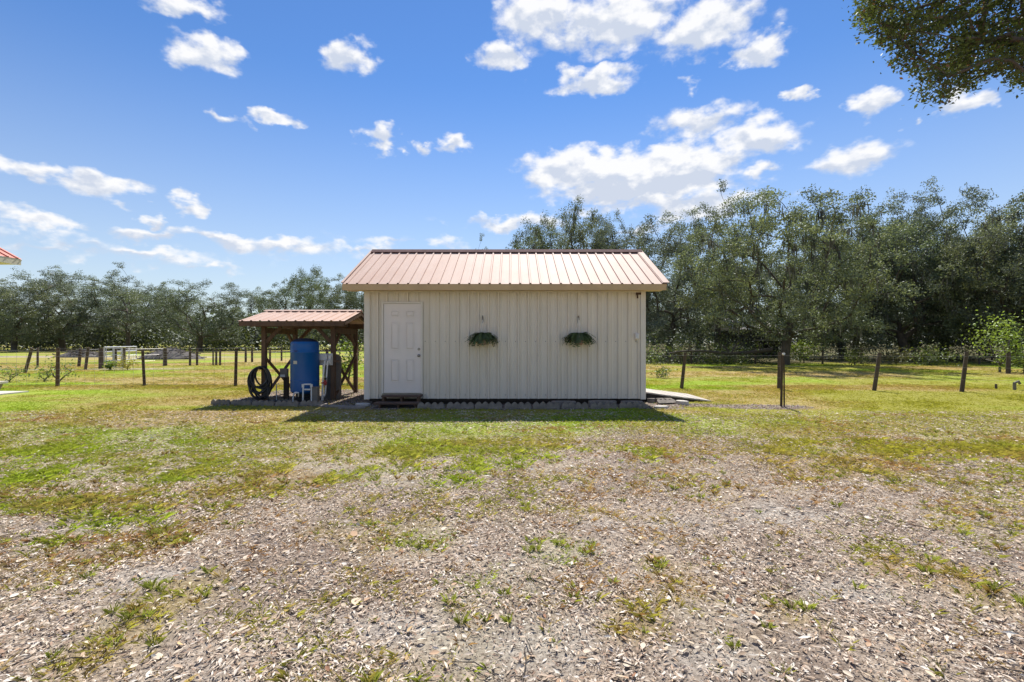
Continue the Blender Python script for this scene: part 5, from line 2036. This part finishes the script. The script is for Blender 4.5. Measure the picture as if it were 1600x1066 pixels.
def grass():
    rg = np.random.default_rng(31)
    parts = []
    specs = [(48000, 1.6, 7.0, 1.3, 9, .028, .065, .06, .8), (88000, 6.0, 16.0, 1.5, 6, .03, .06, .09, 1.0), (58000, 14.5, 34.0, 1.6, 5, .05, .08, .11, 1.2)]
    for si, (n, y0, y1, pw, bl, h0, h1, width, wsc) in enumerate(specs):
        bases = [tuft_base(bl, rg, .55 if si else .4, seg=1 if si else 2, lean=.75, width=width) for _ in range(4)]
        x, y = wedge_points(n, y0, y1, rg, pw, 3)
        g, s, bed, dead, dry, lush = masks(x, y)
        p = np.clip(g * 1.15 - .08, 0, 1) * (1 - .85 * bed)
        if si == 0:
            p = p ** 1.35
            p *= sstep(.30, .62, fbm(x * 2.6, y * 2.6, 131))
        wood = sstep(30.5, 33, y) * (x > 4)
        p = p * (1 - .7 * wood)
        keep = (rg.uniform(0, 1, n) < p) & ~on_built(x, y)
        x, y = x[keep], y[keep]
        k = rg.integers(0, 4, len(x))
        for q in range(4):
            xx, yy = x[k == q], y[k == q]
            m = len(xx)
            hgt = rg.uniform(h0, h1, m) * (.85 + .9 * sstep(.42, .72, fbm(xx * .8, yy * .8, 151)) * rg.uniform(.3, 1.2, m)) * (1 + .9 * sstep(.5, .1, np.abs(yy - 15.5)) * (xx < -4.5) * rg.uniform(0, 1, m))
            pos = np.stack([xx, yy, gh(xx, yy) - .002], 1)
            c = grass_cols(xx, yy, rg, m)
            sc = np.stack([hgt * 1.35 * wsc, hgt * 1.35 * wsc, hgt * .62], 1)
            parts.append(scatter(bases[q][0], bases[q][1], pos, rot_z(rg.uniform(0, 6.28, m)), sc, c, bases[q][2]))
    # thin reddish dead grass all through the litter
    base = [tuft_base(7, rg, .5, lean=1.0, width=.05) for _ in range(4)]
    n = 60000
    x, y = wedge_points(n, 1.6, 9.5, rg, 1.4, 2)
    g, s, bed, dead, dry, lush = masks(x, y)
    pd = (.10 + .75 * sstep(.46, .62, fbm(x * 1.2 + 11, y * 1.2, 191)) * sstep(.35, .6, fbm(x * 4, y * 4, 193))) * (1 - .8 * s) * sstep(1.5, 4.5, y + 1.2 * (x < -.5))
    keep = rg.uniform(0, 1, n) < pd
    x, y, dead = x[keep], y[keep], dead[keep]
    k = rg.integers(0, 4, len(x))
    for q in range(4):
        xx, yy = x[k == q], y[k == q]
        m = len(xx)
        hgt = rg.uniform(.03, .062, m)
        pos = np.stack([xx, yy, gh(xx, yy) - .002], 1)
        pal = np.array([[.40, .23, .12], [.50, .38, .20], [.37, .35, .09], [.33, .33, .075]])
        tone = fbm(xx * .9 + 40, yy * .9, 197)
        ci = np.clip(np.floor((tone - .28) / .44 * 4 + rg.uniform(-.9, .9, m)), 0, 3).astype(int)
        c = pal[ci] * rg.uniform(.75, 1.25, m)[:, None]
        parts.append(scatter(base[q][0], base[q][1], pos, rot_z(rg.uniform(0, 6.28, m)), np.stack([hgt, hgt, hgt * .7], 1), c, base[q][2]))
    # tall separate tufts in the worn foreground
    base = [tuft_base(26, rg, .22, lean=.55, width=.034) for _ in range(4)]
    n = 4200
    x, y = wedge_points(n, 1.7, 8.5, rg, 1.4, 2)
    g, s, bed, dead, dry, lush = masks(x, y)
    clump = sstep(.54, .68, fbm(x * 1.7 + 5, y * 1.7, 171))
    keep = rg.uniform(0, 1, n) < np.clip(.07 + .5 * clump * (g > .25) + .55 * (g > .5) * (y < 5), 0, 1)
    x, y = x[keep], y[keep]
    k = rg.integers(0, 4, len(x))
    for q in range(4):
        xx, yy = x[k == q], y[k == q]
        m = len(xx)
        hgt = rg.uniform(.03, .075, m)
        pos = np.stack([xx, yy, gh(xx, yy) - .002], 1)
        c = np.array([.31, .34, .08])[None] * rg.uniform(.7, 1.3, m)[:, None]
        c = lerp(c, np.array([.30, .17, .07])[None] * np.ones((m, 1)), (rg.uniform(0, 1, m) < .22).astype(float) * .8)
        parts.append(scatter(base[q][0], base[q][1], pos, rot_z(rg.uniform(0, 6.28, m)), np.stack([hgt, hgt, hgt * .9], 1), c, base[q][2]))
    V, F, CC = [], [], []
    off = 0
    for v, f, c in parts:
        V.append(v)
        F.append(f + off)
        CC.append(c)
        off += len(v)
    o = link_mesh('grass', mesh_arrays('grass', np.concatenate(V), np.concatenate(F), col=np.concatenate(CC)), MAT['grass'])
    tag(o, 'short patchy green and straw coloured grass of yard and paddocks', 'grass', kind='stuff')


grass()


def gravel():
    rg = np.random.default_rng(41)
    n = 40000
    x = rg.uniform(-8, 7.2, n)
    y = rg.uniform(9.9, 14.7, n)
    g, s, bed, dead, dry, lush = masks(x, y)
    keep = (rg.uniform(0, 1, n) < bed * .9) & ~on_built(x, y)
    x, y = x[keep], y[keep]
    n = len(x)
    size = rg.uniform(.018, .055, n)
    pos = np.stack([x, y, size * .12], 1)
    V = np.array([[-.5, -.35, -.2], [.45, -.42, -.2], [.5, .35, -.2], [-.4, .45, -.2], [-.15, -.1, .33], [.2, .12, .30]])
    F = np.array([[0, 1, 4], [1, 5, 4], [1, 2, 5], [2, 3, 5], [3, 4, 5], [3, 0, 4]])
    c = np.array([.22, .18, .15])[None] * rg.uniform(.3, 1.8, n)[:, None] + rg.normal(0, .012, (n, 3))
    v, f, c = scatter(V, F, pos, rot_z(rg.uniform(0, 6.28, n)), np.stack([size, size * rg.uniform(.5, 1, n), size * rg.uniform(.5, 1, n)], 1), np.clip(c, .02, 1))
    o = link_mesh('gravel', mesh_arrays('gravel', v, f, col=c), MAT['stone_chip'])
    tag(o, 'grey brown gravel and mulch around shed and pump shelter', 'gravel', kind='stuff')


gravel()
S.render.engine = 'CYCLES'

S.cycles.max_bounces = 6
S.cycles.diffuse_bounces = 3
S.cycles.glossy_bounces = 2
S.cycles.transmission_bounces = 4
